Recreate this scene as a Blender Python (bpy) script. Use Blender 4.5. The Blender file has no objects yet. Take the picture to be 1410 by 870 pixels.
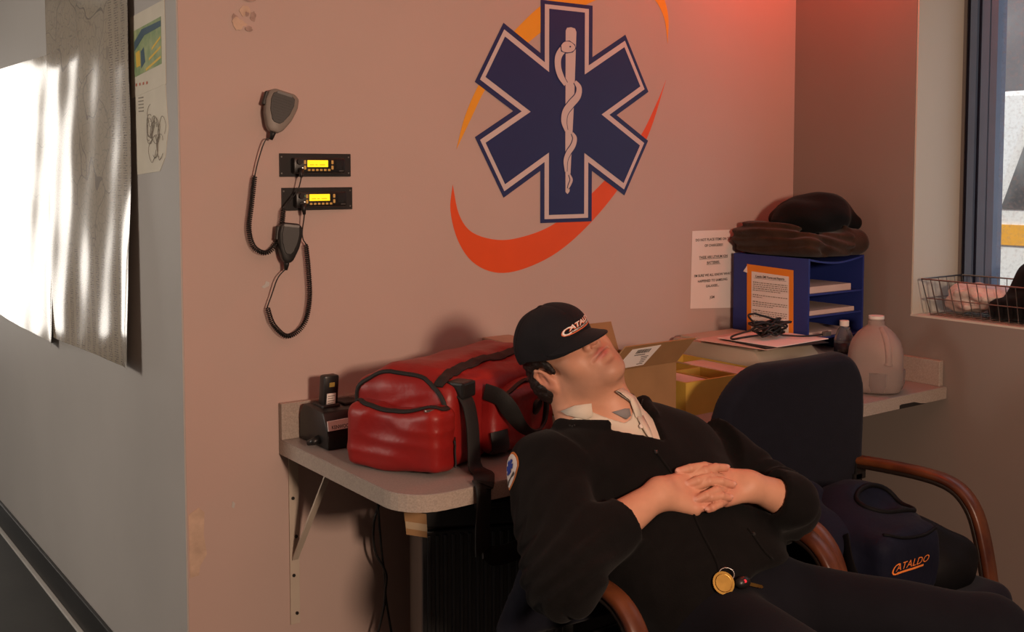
import bpy, bmesh, math, random
import numpy as np
from mathutils import Vector, Matrix
random.seed(7)
SC = bpy.context.scene
COL = SC.collection
PI = math.pi
V = lambda *a: np.array(a, float)

def nrm(v):
    v = np.asarray(v, float)
    return v / np.linalg.norm(v)

# ------------------------------------------------------------------ materials
def mat(name, color, rough=0.6, metal=0.0, var=0.12, scale=12.0, bump=0.0, bscale=60.0, spec=0.5,
        color2=None, sheen=0.0, emit=None, estr=0.0, coat=0.0, attr=None, trans=0.0, ior=1.45, bdist=0.002):
    m = bpy.data.materials.new(name)
    m.use_nodes = True
    nt = m.node_tree
    b = nt.nodes['Principled BSDF']
    b.inputs['Roughness'].default_value = rough
    b.inputs['Metallic'].default_value = metal
    b.inputs['Specular IOR Level'].default_value = spec if rough < .8 else min(spec, .15)
    b.inputs['Sheen Weight'].default_value = sheen
    b.inputs['Coat Weight'].default_value = coat
    b.inputs['Transmission Weight'].default_value = trans
    b.inputs['IOR'].default_value = ior
    tc = nt.nodes.new('ShaderNodeTexCoord')
    n = nt.nodes.new('ShaderNodeTexNoise')
    n.inputs['Scale'].default_value = scale
    n.inputs['Detail'].default_value = 5
    nt.links.new(tc.outputs['Object'], n.inputs['Vector'])
    c = np.array(color[:3], float)
    c2 = np.array(color2[:3], float) if color2 is not None else c * (1 - var)
    r = nt.nodes.new('ShaderNodeValToRGB')
    r.color_ramp.elements[0].position = 0.32
    r.color_ramp.elements[1].position = 0.68
    r.color_ramp.elements[0].color = (*c2, 1)
    r.color_ramp.elements[1].color = (*c, 1)
    nt.links.new(n.outputs['Fac'], r.inputs['Fac'])
    out = r.outputs['Color']
    if attr:
        a = nt.nodes.new('ShaderNodeAttribute')
        a.attribute_name = attr
        mx = nt.nodes.new('ShaderNodeMixRGB')
        mx.blend_type = 'MULTIPLY'
        mx.inputs['Fac'].default_value = 1
        nt.links.new(out, mx.inputs['Color1'])
        nt.links.new(a.outputs['Color'], mx.inputs['Color2'])
        out = mx.outputs['Color']
    nt.links.new(out, b.inputs['Base Color'])
    if emit is not None:
        b.inputs['Emission Color'].default_value = (*emit, 1)
        b.inputs['Emission Strength'].default_value = estr
    if bump:
        n2 = nt.nodes.new('ShaderNodeTexNoise')
        n2.inputs['Scale'].default_value = bscale
        n2.inputs['Detail'].default_value = 4
        nt.links.new(tc.outputs['Object'], n2.inputs['Vector'])
        bp = nt.nodes.new('ShaderNodeBump')
        bp.inputs['Strength'].default_value = bump
        bp.inputs['Distance'].default_value = bdist
        nt.links.new(n2.outputs['Fac'], bp.inputs['Height'])
        nt.links.new(bp.outputs['Normal'], b.inputs['Normal'])
    return m

# ------------------------------------------------------------------ objects
OFF = {}
def thing(name, label, cat, loc=(0, 0, 0), group=None):
    o = bpy.data.objects.new(name, None)
    o.empty_display_size = 0.05
    COL.objects.link(o)
    o.location = loc
    o['label'] = label
    o['category'] = cat
    if group:
        o['group'] = group
    OFF[o.name] = np.array(loc, float)
    return o

def tag(o, label, cat, group=None):
    o['label'] = label
    o['category'] = cat
    if group:
        o['group'] = group
    return o

def link(name, verts, faces, m, parent=None, smooth=False, label=None, world=True, kind=None, auto=None):
    me = bpy.data.meshes.new(name)
    vs = np.asarray(verts, float).reshape(-1, 3)
    off = np.zeros(3)
    if parent is not None and world:
        off = OFF[parent.name]
    elif parent is None and world and len(vs):
        off = np.array([(vs[:, 0].min() + vs[:, 0].max()) / 2, (vs[:, 1].min() + vs[:, 1].max()) / 2, vs[:, 2].min()])
    vs = vs - off
    me.from_pydata([tuple(v) for v in vs.tolist()], [], [list(map(int, f)) for f in faces])
    me.materials.append(m)
    me.update()
    o = bpy.data.objects.new(name, me)
    COL.objects.link(o)
    if parent is not None:
        o.parent = parent
        OFF[o.name] = OFF[parent.name] if world else np.zeros(3)
    else:
        o.location = off
        OFF[o.name] = off
    if smooth:
        me.polygons.foreach_set('use_smooth', [True] * len(me.polygons))
        if auto is not None:
            try:
                me.set_sharp_from_angle(angle=math.radians(auto))
            except Exception:
                pass
    if label:
        o['label'] = label
    if kind:
        o['kind'] = kind
    return o

class MB:
    """collects shapes; build() links them as one mesh"""
    def __init__(s):
        s.v = []
        s.f = []
    def add(s, verts, faces):
        k = len(s.v)
        s.v += [tuple(map(float, p)) for p in verts]
        s.f += [[i + k for i in f] for f in faces]
        return s
    def box(s, lo, hi, bev=0.0, M=None, seg=2):
        bm = bmesh.new()
        bmesh.ops.create_cube(bm, size=1)
        lo = np.array(lo, float)
        hi = np.array(hi, float)
        for v in bm.verts:
            p = np.array(v.co)
            v.co = Vector((lo + hi) / 2 + p * (hi - lo))
        if bev > 0:
            bmesh.ops.bevel(bm, geom=list(bm.edges), offset=bev, segments=seg, affect='EDGES', profile=0.5)
        return s._bm(bm, M)
    def _bm(s, bm, M=None):
        bm.verts.index_update()
        vs = [np.array(v.co) for v in bm.verts]
        if M is not None:
            vs = [M(p) for p in vs]
        fs = [[v.index for v in f.verts] for f in bm.faces]
        bm.free()
        return s.add(vs, fs)
    def tube(s, pts, r, seg=8, closed=False):
        pts = np.asarray(pts, float)
        n = len(pts)
        rr = np.full(n, r) if np.isscalar(r) else np.asarray(r, float)
        T = np.gradient(pts, axis=0)
        if closed:
            T = np.roll(pts, -1, 0) - np.roll(pts, 1, 0)
        T /= np.maximum(np.linalg.norm(T, axis=1), 1e-9)[:, None]
        a = V(0, 0, 1) if abs(T[0][2]) < 0.9 else V(1, 0, 0)
        N = nrm(np.cross(T[0], a))
        vs = []
        for i in range(n):
            N = N - T[i] * (N @ T[i])
            N = nrm(N)
            B = np.cross(T[i], N)
            for k in range(seg):
                t = 2 * PI * k / seg
                vs.append(pts[i] + rr[i] * (math.cos(t) * N + math.sin(t) * B))
        fs = []
        for i in range(n if closed else n - 1):
            j = (i + 1) % n
            for k in range(seg):
                fs.append([i * seg + k, i * seg + (k + 1) % seg, j * seg + (k + 1) % seg, j * seg + k])
        if not closed:
            fs.append(list(range(seg))[::-1])
            fs.append([(n - 1) * seg + k for k in range(seg)])
        return s.add(vs, fs)
    def sweep(s, pts, side, w, t, bev=0.25):
        """rectangular section: width w along side vector(s), thickness t across"""
        pts = np.asarray(pts, float)
        n = len(pts)
        side = np.asarray(side, float)
        if side.ndim == 1:
            side = np.tile(side, (n, 1))
        w = np.full(n, w) if np.isscalar(w) else np.asarray(w, float)
        t = np.full(n, t) if np.isscalar(t) else np.asarray(t, float)
        T = np.gradient(pts, axis=0)
        T /= np.maximum(np.linalg.norm(T, axis=1), 1e-9)[:, None]
        vs = []
        for i in range(n):
            S = nrm(side[i] - T[i] * (side[i] @ T[i]))
            U = np.cross(T[i], S)
            a, b = w[i] / 2, t[i] / 2
            c = bev * min(a, b)
            for x, y in ((-a, -b + c), (-a + c, -b), (a - c, -b), (a, -b + c), (a, b - c), (a - c, b), (-a + c, b), (-a, b - c)):
                vs.append(pts[i] + S * x + U * y)
        fs = []
        for i in range(n - 1):
            for k in range(8):
                fs.append([i * 8 + k, i * 8 + (k + 1) % 8, (i + 1) * 8 + (k + 1) % 8, (i + 1) * 8 + k])
        fs.append(list(range(8))[::-1])
        fs.append([(n - 1) * 8 + k for k in range(8)])
        return s.add(vs, fs)
    def lathe(s, prof, c, seg=24, squash=None):
        vs = []
        n = len(prof)
        for r, z in prof:
            for k in range(seg):
                t = 2 * PI * k / seg
                x, y = r * math.cos(t), r * math.sin(t)
                if squash:
                    x, y = squash(x, y, r, t)
                vs.append((c[0] + x, c[1] + y, c[2] + z))
        fs = []
        for i in range(n - 1):
            for k in range(seg):
                fs.append([i * seg + k, i * seg + (k + 1) % seg, (i + 1) * seg + (k + 1) % seg, (i + 1) * seg + k])
        if prof[0][0] > 1e-6:
            fs.append(list(range(seg))[::-1])
        if prof[-1][0] > 1e-6:
            fs.append([(n - 1) * seg + k for k in range(seg)])
        return s.add(vs, fs)
    def prism(s, poly, org, ex, ey, ez, d, bev=0.0):
        """polygon (2D) in ex,ey plane extruded by d along ez"""
        org, ex, ey, ez = (np.asarray(q, float) for q in (org, ex, ey, ez))
        n = len(poly)
        bm = bmesh.new()
        vs = [bm.verts.new(Vector(org + ex * x + ey * y)) for x, y in poly]
        f = bm.faces.new(vs)
        if abs(d) > 0:
            r = bmesh.ops.extrude_face_region(bm, geom=[f])
            bmesh.ops.translate(bm, vec=Vector(ez * d), verts=[e for e in r['geom'] if isinstance(e, bmesh.types.BMVert)])
        if bev > 0:
            bmesh.ops.bevel(bm, geom=list(bm.edges), offset=bev, segments=2, affect='EDGES', profile=0.5)
        bmesh.ops.triangulate(bm, faces=[q for q in bm.faces if len(q.verts) > 4])
        bmesh.ops.recalc_face_normals(bm, faces=list(bm.faces))
        return s._bm(bm)
    def grid(s, fn, nu, nv):
        vs = [fn(i / (nu - 1), j / (nv - 1)) for i in range(nu) for j in range(nv)]
        fs = [[i * nv + j, (i + 1) * nv + j, (i + 1) * nv + j + 1, i * nv + j + 1] for i in range(nu - 1) for j in range(nv - 1)]
        return s.add(vs, fs)
    def build(s, name, m, parent=None, smooth=False, label=None, world=True, kind=None, auto=None):
        return link(name, s.v, s.f, m, parent, smooth, label, world, kind, auto)

def solid(o, th, off=0.0):
    md = o.modifiers.new('solid', 'SOLIDIFY')
    md.thickness = th
    md.offset = off
    return o

def crom(pts, n=8, closed=False):
    pts = np.asarray(pts, float)
    if closed:
        P = np.vstack([pts[-1], pts, pts[0], pts[1]])
    else:
        P = np.vstack([2 * pts[0] - pts[1], pts, 2 * pts[-1] - pts[-2]])
    out = []
    for i in range(1, len(P) - 2):
        for k in range(n):
            t = k / n
            a, b, c, d = P[i - 1], P[i], P[i + 1], P[i + 2]
            out.append(0.5 * ((2 * b) + (c - a) * t + (2 * a - 5 * b + 4 * c - d) * t * t + (3 * b - a - 3 * c + d) * t ** 3))
    if not closed:
        out.append(P[-2])
    return np.array(out)

def resample(pts, step):
    d = np.r_[0, np.cumsum(np.linalg.norm(np.diff(pts, axis=0), axis=1))]
    n = max(2, int(d[-1] / step))
    t = np.linspace(0, d[-1], n)
    return np.stack([np.interp(t, d, pts[:, k]) for k in range(pts.shape[1])], 1), d[-1]

def coil(pts, R, pitch, per=9):
    pts, L = resample(crom(pts, 12), pitch / per)
    T = np.gradient(pts, axis=0)
    T /= np.linalg.norm(T, axis=1)[:, None]
    N = nrm(np.cross(T[0], V(0, 1, 0.1)))
    out = []
    for i in range(len(pts)):
        N = nrm(N - T[i] * (N @ T[i]))
        B = np.cross(T[i], N)
        a = 2 * PI * i / per
        e = min(1, i / per, (len(pts) - 1 - i) / per)
        out.append(pts[i] + R * e * (math.cos(a) * N + math.sin(a) * B))
    return np.array(out)

def text_geo(txt, size, bold=0.0, shear=0.0, align='LEFT', spacing=1.0, line=1.0):
    cu = bpy.data.curves.new('txt', 'FONT')
    cu.body = txt
    cu.size = size
    cu.offset = bold
    cu.shear = shear
    cu.align_x = align
    cu.space_character = spacing
    cu.space_line = line
    cu.resolution_u = 3
    cu.fill_mode = 'FRONT'
    o = bpy.data.objects.new('txt', cu)
    COL.objects.link(o)
    dg = bpy.context.evaluated_depsgraph_get()
    me = o.evaluated_get(dg).to_mesh()
    vs = np.array([v.co[:2] for v in me.vertices]).reshape(-1, 2)
    fs = [list(p.vertices) for p in me.polygons]
    o.evaluated_get(dg).to_mesh_clear()
    bpy.data.objects.remove(o)
    bpy.data.curves.remove(cu)
    return vs, fs

def text_on(name, txt, size, org, ex, ey, m, parent, sx=1.0, **k):
    vs, fs = text_geo(txt, size, **k)
    org, ex, ey = (np.asarray(q, float) for q in (org, ex, ey))
    return link(name, [org + ex * x * sx + ey * y for x, y in vs], fs, m, parent)

# ------------------------------------------------------------------ distance fields and surface nets
def snets(fn, lo, hi, h):
    lo = np.array(lo, float)
    n = np.ceil((np.array(hi, float) - lo) / h).astype(int) + 1
    ax = [(lo[k] + h * np.arange(n[k])).astype(np.float32) for k in range(3)]
    F = np.empty(tuple(n), np.float32)
    step = max(1, int(400000 / (n[1] * n[2])))
    for i in range(0, n[0], step):
        X, Y, Zz = np.meshgrid(ax[0][i:i + step], ax[1], ax[2], indexing='ij')
        P = np.stack([X.ravel(), Y.ravel(), Zz.ravel()], 1)
        F[i:i + step] = fn(P).reshape(X.shape)
    s = F < 0
    c = np.zeros(tuple(n - 1), np.int8)
    cor = [(a, b, d) for a in (0, 1) for b in (0, 1) for d in (0, 1)]
    for a, b, d in cor:
        c += s[a:n[0] - 1 + a, b:n[1] - 1 + b, d:n[2] - 1 + d]
    ids = np.argwhere((c > 0) & (c < 8))
    idx = np.full(tuple(n - 1), -1, np.int64)
    idx[tuple(ids.T)] = np.arange(len(ids))
    acc = np.zeros((len(ids), 3))
    cnt = np.zeros(len(ids))
    for a in cor:
        for k in range(3):
            if a[k] == 0:
                b = list(a)
                b[k] = 1
                va = F[tuple((ids + a).T)]
                vb = F[tuple((ids + b).T)]
                mm = (va < 0) != (vb < 0)
                t = np.where(mm, va / np.where(mm, va - vb, 1), 0)
                p = np.array(a, float)[None] + t[:, None] * (np.array(b) - np.array(a))[None]
                acc[mm] += p[mm]
                cnt += mm
    verts = lo + h * (ids + acc / np.maximum(cnt, 1)[:, None])
    faces = []
    for d in range(3):
        u, w = (d + 1) % 3, (d + 2) % 3
        sl0 = [slice(None)] * 3
        sl1 = [slice(None)] * 3
        sl0[d] = slice(0, n[d] - 1)
        sl1[d] = slice(1, n[d])
        e = s[tuple(sl0)] != s[tuple(sl1)]
        q = np.argwhere(e)
        ok = (q[:, u] > 0) & (q[:, w] > 0) & (q[:, u] < n[u] - 1) & (q[:, w] < n[w] - 1)
        q = q[ok]
        eu = np.zeros(3, int); eu[u] = 1
        ew = np.zeros(3, int); ew[w] = 1
        quad = np.stack([idx[tuple((q - eu - ew).T)], idx[tuple((q - ew).T)], idx[tuple(q.T)], idx[tuple((q - eu).T)]], 1)
        fl = s[tuple(q.T)]
        quad[~fl] = quad[~fl][:, ::-1]
        faces.append(quad)
    return verts, np.vstack(faces)

def rc(P, a, b, ra, rb):
    a = np.asarray(a, np.float32)
    b = np.asarray(b, np.float32)
    d = b - a
    t = np.clip(((P - a) @ d) / max(float(d @ d), 1e-9), 0, 1)
    return np.linalg.norm(P - a - t[:, None] * d, axis=1) - (ra + t * (rb - ra))

def el(P, c, r, R=None):
    q = P - np.asarray(c, np.float32)
    if R is not None:
        q = q @ np.asarray(R, np.float32)
    r = np.asarray(r, np.float32)
    k0 = np.linalg.norm(q / r, axis=1)
    k1 = np.linalg.norm(q / (r * r), axis=1)
    return k0 * (k0 - 1) / np.maximum(k1, 1e-6)

def sp(P, c, r):
    return np.linalg.norm(P - np.asarray(c, np.float32), axis=1) - r

def rb(P, c, hs, rad, R=None):
    q = P - np.asarray(c, np.float32)
    if R is not None:
        q = q @ np.asarray(R, np.float32)
    q = np.abs(q) - (np.asarray(hs, np.float32) - rad)
    return np.linalg.norm(np.maximum(q, 0), axis=1) + np.minimum(q.max(1), 0) - rad

def smn(a, b, k):
    h = np.clip(0.5 + 0.5 * (b - a) / k, 0, 1)
    return b * (1 - h) + a * h - k * h * (1 - h)

def smx(a, b, k):
    return -smn(-a, -b, k)

def chain(P, pts, rad, k=0.0):
    d = None
    for i in range(len(pts) - 1):
        e = rc(P, pts[i], pts[i + 1], rad[i], rad[i + 1])
        d = e if d is None else (smn(d, e, k) if k else np.minimum(d, e))
    return d

def wav(P, amp, dirs):
    s = 0
    for (kx, ky, kz, ph) in dirs:
        s = s + np.sin(P[:, 0] * kx + P[:, 1] * ky + P[:, 2] * kz + ph + 1.3 * np.sin(P[:, 0] * ky * .5 + P[:, 2] * kx * .6 + ph))
    return amp * s / len(dirs)

def grad(fn, P, e=1e-3):
    P = np.asarray(P, np.float32)
    return np.stack([(fn(P + np.eye(3, dtype=np.float32)[k] * e) - fn(P - np.eye(3, dtype=np.float32)[k] * e)) / (2 * e) for k in range(3)], 1)

def snap(fn, P, off=0.0, it=6):
    P = np.asarray(P, np.float32).copy()
    for _ in range(it):
        g = grad(fn, P)
        g /= np.maximum(np.linalg.norm(g, axis=1), 1e-6)[:, None]
        P = P - g * (fn(P) - off)[:, None]
    return P.astype(float)

def march(fn, P, d, off=0.0, it=40, mx=0.5):
    P = np.asarray(P, np.float32).copy()
    d = nrm(d).astype(np.float32)
    tot = np.zeros(len(P), np.float32)
    for _ in range(it):
        s = (fn(P) - off) * 0.8
        tot += s
        P = P + d * s[:, None]
    return P.astype(float)

def sdf_obj(name, fn, lo, hi, h, m, parent=None, label=None, world=True):
    v, f = snets(fn, lo, hi, h)
    return link(name, v, f, m, parent, True, label, world)
# ================================================================== SETTING
M = {}
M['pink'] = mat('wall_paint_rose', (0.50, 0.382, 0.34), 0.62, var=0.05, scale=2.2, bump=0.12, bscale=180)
M['greywall'] = mat('wall_paint_grey', (0.45, 0.43, 0.41), 0.5, var=0.10, scale=1.6, bump=0.1, bscale=150)
M['rwall'] = mat('wall_paint_shaded', (0.235, 0.195, 0.17), 0.7, var=0.06, scale=2.0, bump=0.1, bscale=150)  # shade on the right wall is put into this darker base colour
M['floor'] = mat('dark_floor', (0.035, 0.035, 0.033), 0.45, var=0.4, scale=3, bump=0.15, bscale=40)
M['ceil'] = mat('ceiling_white', (0.5, 0.48, 0.45), 0.8)
M['black_trim'] = mat('black_rubber_trim', (0.02, 0.02, 0.02), 0.45)
M['white_trim'] = mat('pale_edge', (0.5, 0.5, 0.48), 0.6)
M['reveal'] = mat('reveal_paint', (0.55, 0.52, 0.44), 0.6, var=0.05, scale=2)
M['chip'] = mat('bare_plaster', (0.62, 0.47, 0.36), 0.8, var=0.25, scale=30)
M['chip_grey'] = mat('scuffed_paint', (0.42, 0.31, 0.27), 0.8, var=0.3, scale=60)

def struct(name, mb, m, parent=None, **k):
    return mb.build(name, m, parent, kind=None if parent is not None else 'structure', **k)

Y0, Y1, XL, XR, ZC = -5.0, 6.0, -3.4, 2.34, 2.75
struct('floor', MB().box((XL - .1, Y0 - .1, -.1), (XR + .34, Y1 + .1, 0)), M['floor'])
struct('ceiling', MB().box((XL - .1, Y0 - .1, ZC), (XR + .34, Y1 + .1, ZC + .12)), M['ceil'])
wb = struct('wall_back', MB().box((0.0, 0, 0), (XR + .34, .12, ZC)), M['pink'])
struct('wall_left', MB().box((-.004, .0015, 0), (.1, Y1, ZC)), M['greywall'])
struct('wall_far', MB().box((XL - .1, Y1, 0), (.1, Y1 + .1, ZC)), M['greywall'])
struct('wall_side', MB().box((XL - .1, Y0, 0), (XL, Y1, ZC)), M['greywall'])
struct('wall_rear', MB().box((XL - .1, Y0 - .1, 0), (XR + .34, Y0, ZC)), M['greywall'])
# right wall with the window opening
WY0, WY1, WZ0, WZ1, XO = -2.1, -.51, 1.02, 2.42, XR + .34
w = MB()
w.box((XR, Y0, 0), (XO, 0, WZ0)); w.box((XR, Y0, WZ1), (XO, 0, ZC))
w.box((XR, WY1, WZ0), (XO, 0, WZ1)); w.box((XR, Y0, WZ0), (XO, WY0, WZ1))
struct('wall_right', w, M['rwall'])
t = MB()
t.box((XR + .003, WY1 - .006, WZ0), (XR + .27, WY1, WZ1)); t.box((XR + .003, WY0, WZ0), (XR + .27, WY0 + .006, WZ1))
t.box((XR + .003, WY0, WZ1 - .006), (XR + .27, WY1, WZ1)); t.box((XR + .0, WY0, WZ0), (XR + .27, WY1, WZ0 + .006))
struct('trim_1', t, M['reveal'])
# blue aluminium window: stepped profile
M['frame'] = mat('blue_grey_aluminium', (0.13, 0.19, 0.30), 0.4, var=0.06)
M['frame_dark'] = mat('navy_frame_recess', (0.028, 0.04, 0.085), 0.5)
M['seal'] = mat('black_seal', (0.012, 0.012, 0.014), 0.6)
gm = bpy.data.materials.new('dirty_window_glass'); gm.use_nodes = True
nt = gm.node_tree; nt.nodes.clear()
mo = nt.nodes.new('ShaderNodeOutputMaterial'); mx = nt.nodes.new('ShaderNodeMixShader'); tr = nt.nodes.new('ShaderNodeBsdfTransparent')
pb = nt.nodes.new('ShaderNodeBsdfPrincipled'); pb.inputs['Base Color'].default_value = (.55, .55, .53, 1); pb.inputs['Roughness'].default_value = .25
nz = nt.nodes.new('ShaderNodeTexNoise'); nz.inputs['Scale'].default_value = 85; nz.inputs['Detail'].default_value = 6
tcx = nt.nodes.new('ShaderNodeTexCoord'); rp = nt.nodes.new('ShaderNodeValToRGB')
rp.color_ramp.elements[0].position = .5; rp.color_ramp.elements[0].color = (.05, .05, .05, 1)
rp.color_ramp.elements[1].position = .72; rp.color_ramp.elements[1].color = (.22, .22, .22, 1)
nt.links.new(tcx.outputs['Object'], nz.inputs['Vector']); nt.links.new(nz.outputs['Fac'], rp.inputs['Fac'])
nt.links.new(rp.outputs['Color'], mx.inputs['Fac']); nt.links.new(tr.outputs[0], mx.inputs[1]); nt.links.new(pb.outputs[0], mx.inputs[2])
nt.links.new(mx.outputs[0], mo.inputs['Surface'])
win = bpy.data.objects.new('window_1', None); COL.objects.link(win); win['kind'] = 'structure'
win.location = (XO - .05, (WY0 + WY1) / 2, WZ0); OFF['window_1'] = np.array(win.location)
x0 = XR + .268
def ringframe(mb, d0, d1, xa, xb):
    a0, a1, b0, b1 = WY0 + .006, WY1 - .006, WZ0 + .006, WZ1 - .006
    mb.box((xa, a1 - d1, b0), (xb, a1 - d0, b1)); mb.box((xa, a0 + d0, b0), (xb, a0 + d1, b1))
    mb.box((xa, a0 + d1, b0 + d0 * .5), (xb, a1 - d1, b0 + d1 * .5)); mb.box((xa, a0 + d1, b1 - d1), (xb, a1 - d1, b1 - d0))
fr = MB(); ringframe(fr, .022, .047, x0 + .008, x0 + .06); ringframe(fr, .07, .098, x0 + .0, x0 + .06); ringframe(fr, .101, .126, x0 + .004, x0 + .06)
fr.build('window_frame', M['frame'], win)
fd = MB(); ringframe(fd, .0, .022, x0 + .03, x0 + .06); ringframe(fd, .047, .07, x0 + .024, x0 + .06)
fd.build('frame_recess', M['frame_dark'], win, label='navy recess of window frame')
fs_ = MB(); ringframe(fs_, .098, .101, x0 + .01, x0 + .06); fs_.build('seal', M['seal'], win)
MB().box((x0 + .03, WY0 + .12, WZ0 + .06), (x0 + .034, WY1 - .12, WZ1 - .12)).build('pane', gm, win, label='dusty speckled glass pane')

struct('baseboard_left', MB().box((-.018, .0, 0), (-.004, Y1, .105), .003), M['black_trim'])
struct('baseboard_back', MB().box((-.018, -.014, 0), (XR, .0, .105), .003), M['black_trim'])
struct('trim_2', MB().box((-.034, .0, 0), (-.018, Y1, .008), .002), M['white_trim'])

# bare patches where paint has come off the rose wall
def patch(pts, m, y=-.0012):
    mb = MB(); mb.prism(pts, (0, y, 0), (1, 0, 0), (0, 0, 1), (0, 1, 0), .001)
    return mb.build('paint_chip', m, wb)
def blob(cx, cz, rx, rz, n=16, j=.25):
    return [(cx + rx * (1 + random.uniform(-j, j)) * math.cos(2 * PI * k / n), cz + rz * (1 + random.uniform(-j, j)) * math.sin(2 * PI * k / n)) for k in range(n)]
patch([(.003, .64), (.03, .655), (.045, .64), (.042, .58), (.05, .53), (.03, .50), (.028, .478), (.004, .476)], M['chip'])
patch([(.208, 1.212), (.218, 1.217), (.222, 1.226), (.232, 1.222), (.230, 1.213), (.216, 1.207)], M['white_trim'])
patch([(.118, .64), (.121, .655), (.128, .648), (.124, .635)], M['white_trim'])
for _ in range(9):
    patch(blob(.185 + random.uniform(-.04, .035), 1.925 + random.uniform(-.045, .035), random.uniform(.005, .016), random.uniform(.004, .018)), M['chip_grey'] if _ % 3 else M['chip'], -.0012 - .0002 * _)

# ================================================================== WALL MAPS (left wall)
def lined(name, base, ink, glossy, kind):
    m = bpy.data.materials.new(name); m.use_nodes = True
    nt = m.node_tree; b = nt.nodes['Principled BSDF']
    tc = nt.nodes.new('ShaderNodeTexCoord'); N = nt.nodes.new
    def voro(scale, w, dist=.0):
        v = N('ShaderNodeTexVoronoi'); v.feature = 'DISTANCE_TO_EDGE'; v.inputs['Scale'].default_value = scale
        src = tc.outputs['Object']
        if dist:
            n0 = N('ShaderNodeTexNoise'); n0.inputs['Scale'].default_value = 3; nt.links.new(src, n0.inputs['Vector'])
            mm = N('ShaderNodeMixRGB'); mm.blend_type = 'ADD'; mm.inputs['Fac'].default_value = dist
            nt.links.new(src, mm.inputs['Color1']); nt.links.new(n0.outputs['Color'], mm.inputs['Color2']); src = mm.outputs['Color']
        nt.links.new(src, v.inputs['Vector'])
        r = N('ShaderNodeMath'); r.operation = 'LESS_THAN'; r.inputs[1].default_value = w
        nt.links.new(v.outputs['Distance'], r.inputs[0]); return r.outputs[0]
    fine, big = voro(38, .035, .1), voro(4, .008, .35)
    sep = N('ShaderNodeSeparateXYZ'); nt.links.new(tc.outputs['Object'], sep.inputs[0])
    def math_(op, a, bb, c=None):
        x = N('ShaderNodeMath'); x.operation = op
        for i, q in enumerate((a, bb)):
            if isinstance(q, (int, float)): x.inputs[i].default_value = q
            else: nt.links.new(q, x.inputs[i])
        return x.outputs[0]
    fac = math_('MAXIMUM', math_('MULTIPLY', fine, .35), math_('MULTIPLY', big, .6))
    if kind == 'index':   # small printed columns towards the near edge and the foot
        wn = N('ShaderNodeTexNoise'); wn.inputs['Scale'].default_value = 140; nt.links.new(tc.outputs['Object'], wn.inputs['Vector'])
        rows = math_('GREATER_THAN', math_('SINE', math_('MULTIPLY', sep.outputs[2], 900), 0), .1)
        cols = math_('GREATER_THAN', math_('SINE', math_('MULTIPLY', sep.outputs[1], 105), 0), -.35)
        txt = math_('MULTIPLY', math_('MULTIPLY', rows, cols), math_('GREATER_THAN', wn.outputs['Fac'], .47))
        reg = math_('MAXIMUM', math_('LESS_THAN', sep.outputs[1], -.27), math_('LESS_THAN', sep.outputs[2], .33))
        fac = math_('ADD', math_('MULTIPLY', math_('MULTIPLY', txt, reg), .7), math_('MULTIPLY', fac, math_('SUBTRACT', 1, reg)))
    mx = N('ShaderNodeMixRGB'); mx.inputs['Color1'].default_value = (*base, 1); mx.inputs['Color2'].default_value = (*ink, 1)
    nt.links.new(fac, mx.inputs['Fac'])
    ns = N('ShaderNodeTexNoise'); ns.inputs['Scale'].default_value = 3.5; nt.links.new(tc.outputs['Object'], ns.inputs['Vector'])
    m2 = N('ShaderNodeMixRGB'); m2.blend_type = 'MULTIPLY'; m2.inputs['Color2'].default_value = (.8, .72, .6, 1)
    nt.links.new(mx.outputs['Color'], m2.inputs['Color1']); nt.links.new(ns.outputs['Fac'], m2.inputs['Fac'])
    nt.links.new(m2.outputs['Color'], b.inputs['Base Color'])
    b.inputs['Coat Weight'].default_value = .8 if glossy else 0
    b.inputs['Coat Roughness'].default_value = .1
    b.inputs['Roughness'].default_value = (.12 if glossy else .65)
    b.inputs['Specular IOR Level'].default_value = .8 if glossy else .03
    return m
M['map_gloss'] = lined('laminated_map', (.62, .59, .53), (.2, .19, .2), True, 'map')
M['map_index'] = lined('street_map_paper', (.47, .43, .37), (.16, .15, .16), True, 'index')
def sheet(name, y0, y1, z0, z1, amp, m, label, cat, seedv, tilt=0.0, x=-.014, nu=70, nv=90):
    rs = np.random.RandomState(seedv); ph = rs.rand(8) * 6.28
    def fn(a, b):
        y = y0 + (y1 - y0) * a; z = z0 + (z1 - z0) * b + tilt * (a - .5)
        ww = amp * (.5 * math.sin(7 * a + 3 * b + ph[0]) + .35 * math.sin(11 * b - 4 * a + ph[1] + 1.2 * math.sin(5 * a)) + .22 * math.sin(23 * a + 9 * b + ph[2]) + .16 * math.sin(31 * b + 6 * a + ph[3]))
        ww *= min(1, 5 * (1 - b) + .1)
        curl = .022 * max(0, 1 - a * 7) ** 2 * max(0, 1 - b * 2.2)      # lower near corner lifts off the wall
        return (x - amp * .9 - ww - curl, y, z)
    o = MB().grid(fn, nu, nv).build(name, m, smooth=True)
    tag(o, label, cat); return o
sheet('wall_map', 1.235, 2.20, .915, 1.915, .0032, M['map_gloss'], 'shiny laminated wall map on grey wall, blown out by daylight, left of the taller map', 'map', 3, tilt=.01, x=-.008)
sheet('wall_map', .335, 1.245, .952, 2.19, .0032, M['map_index'], 'tall paper street map with printed index columns curling off grey wall', 'map', 5, tilt=-.02, x=-.018)

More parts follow.
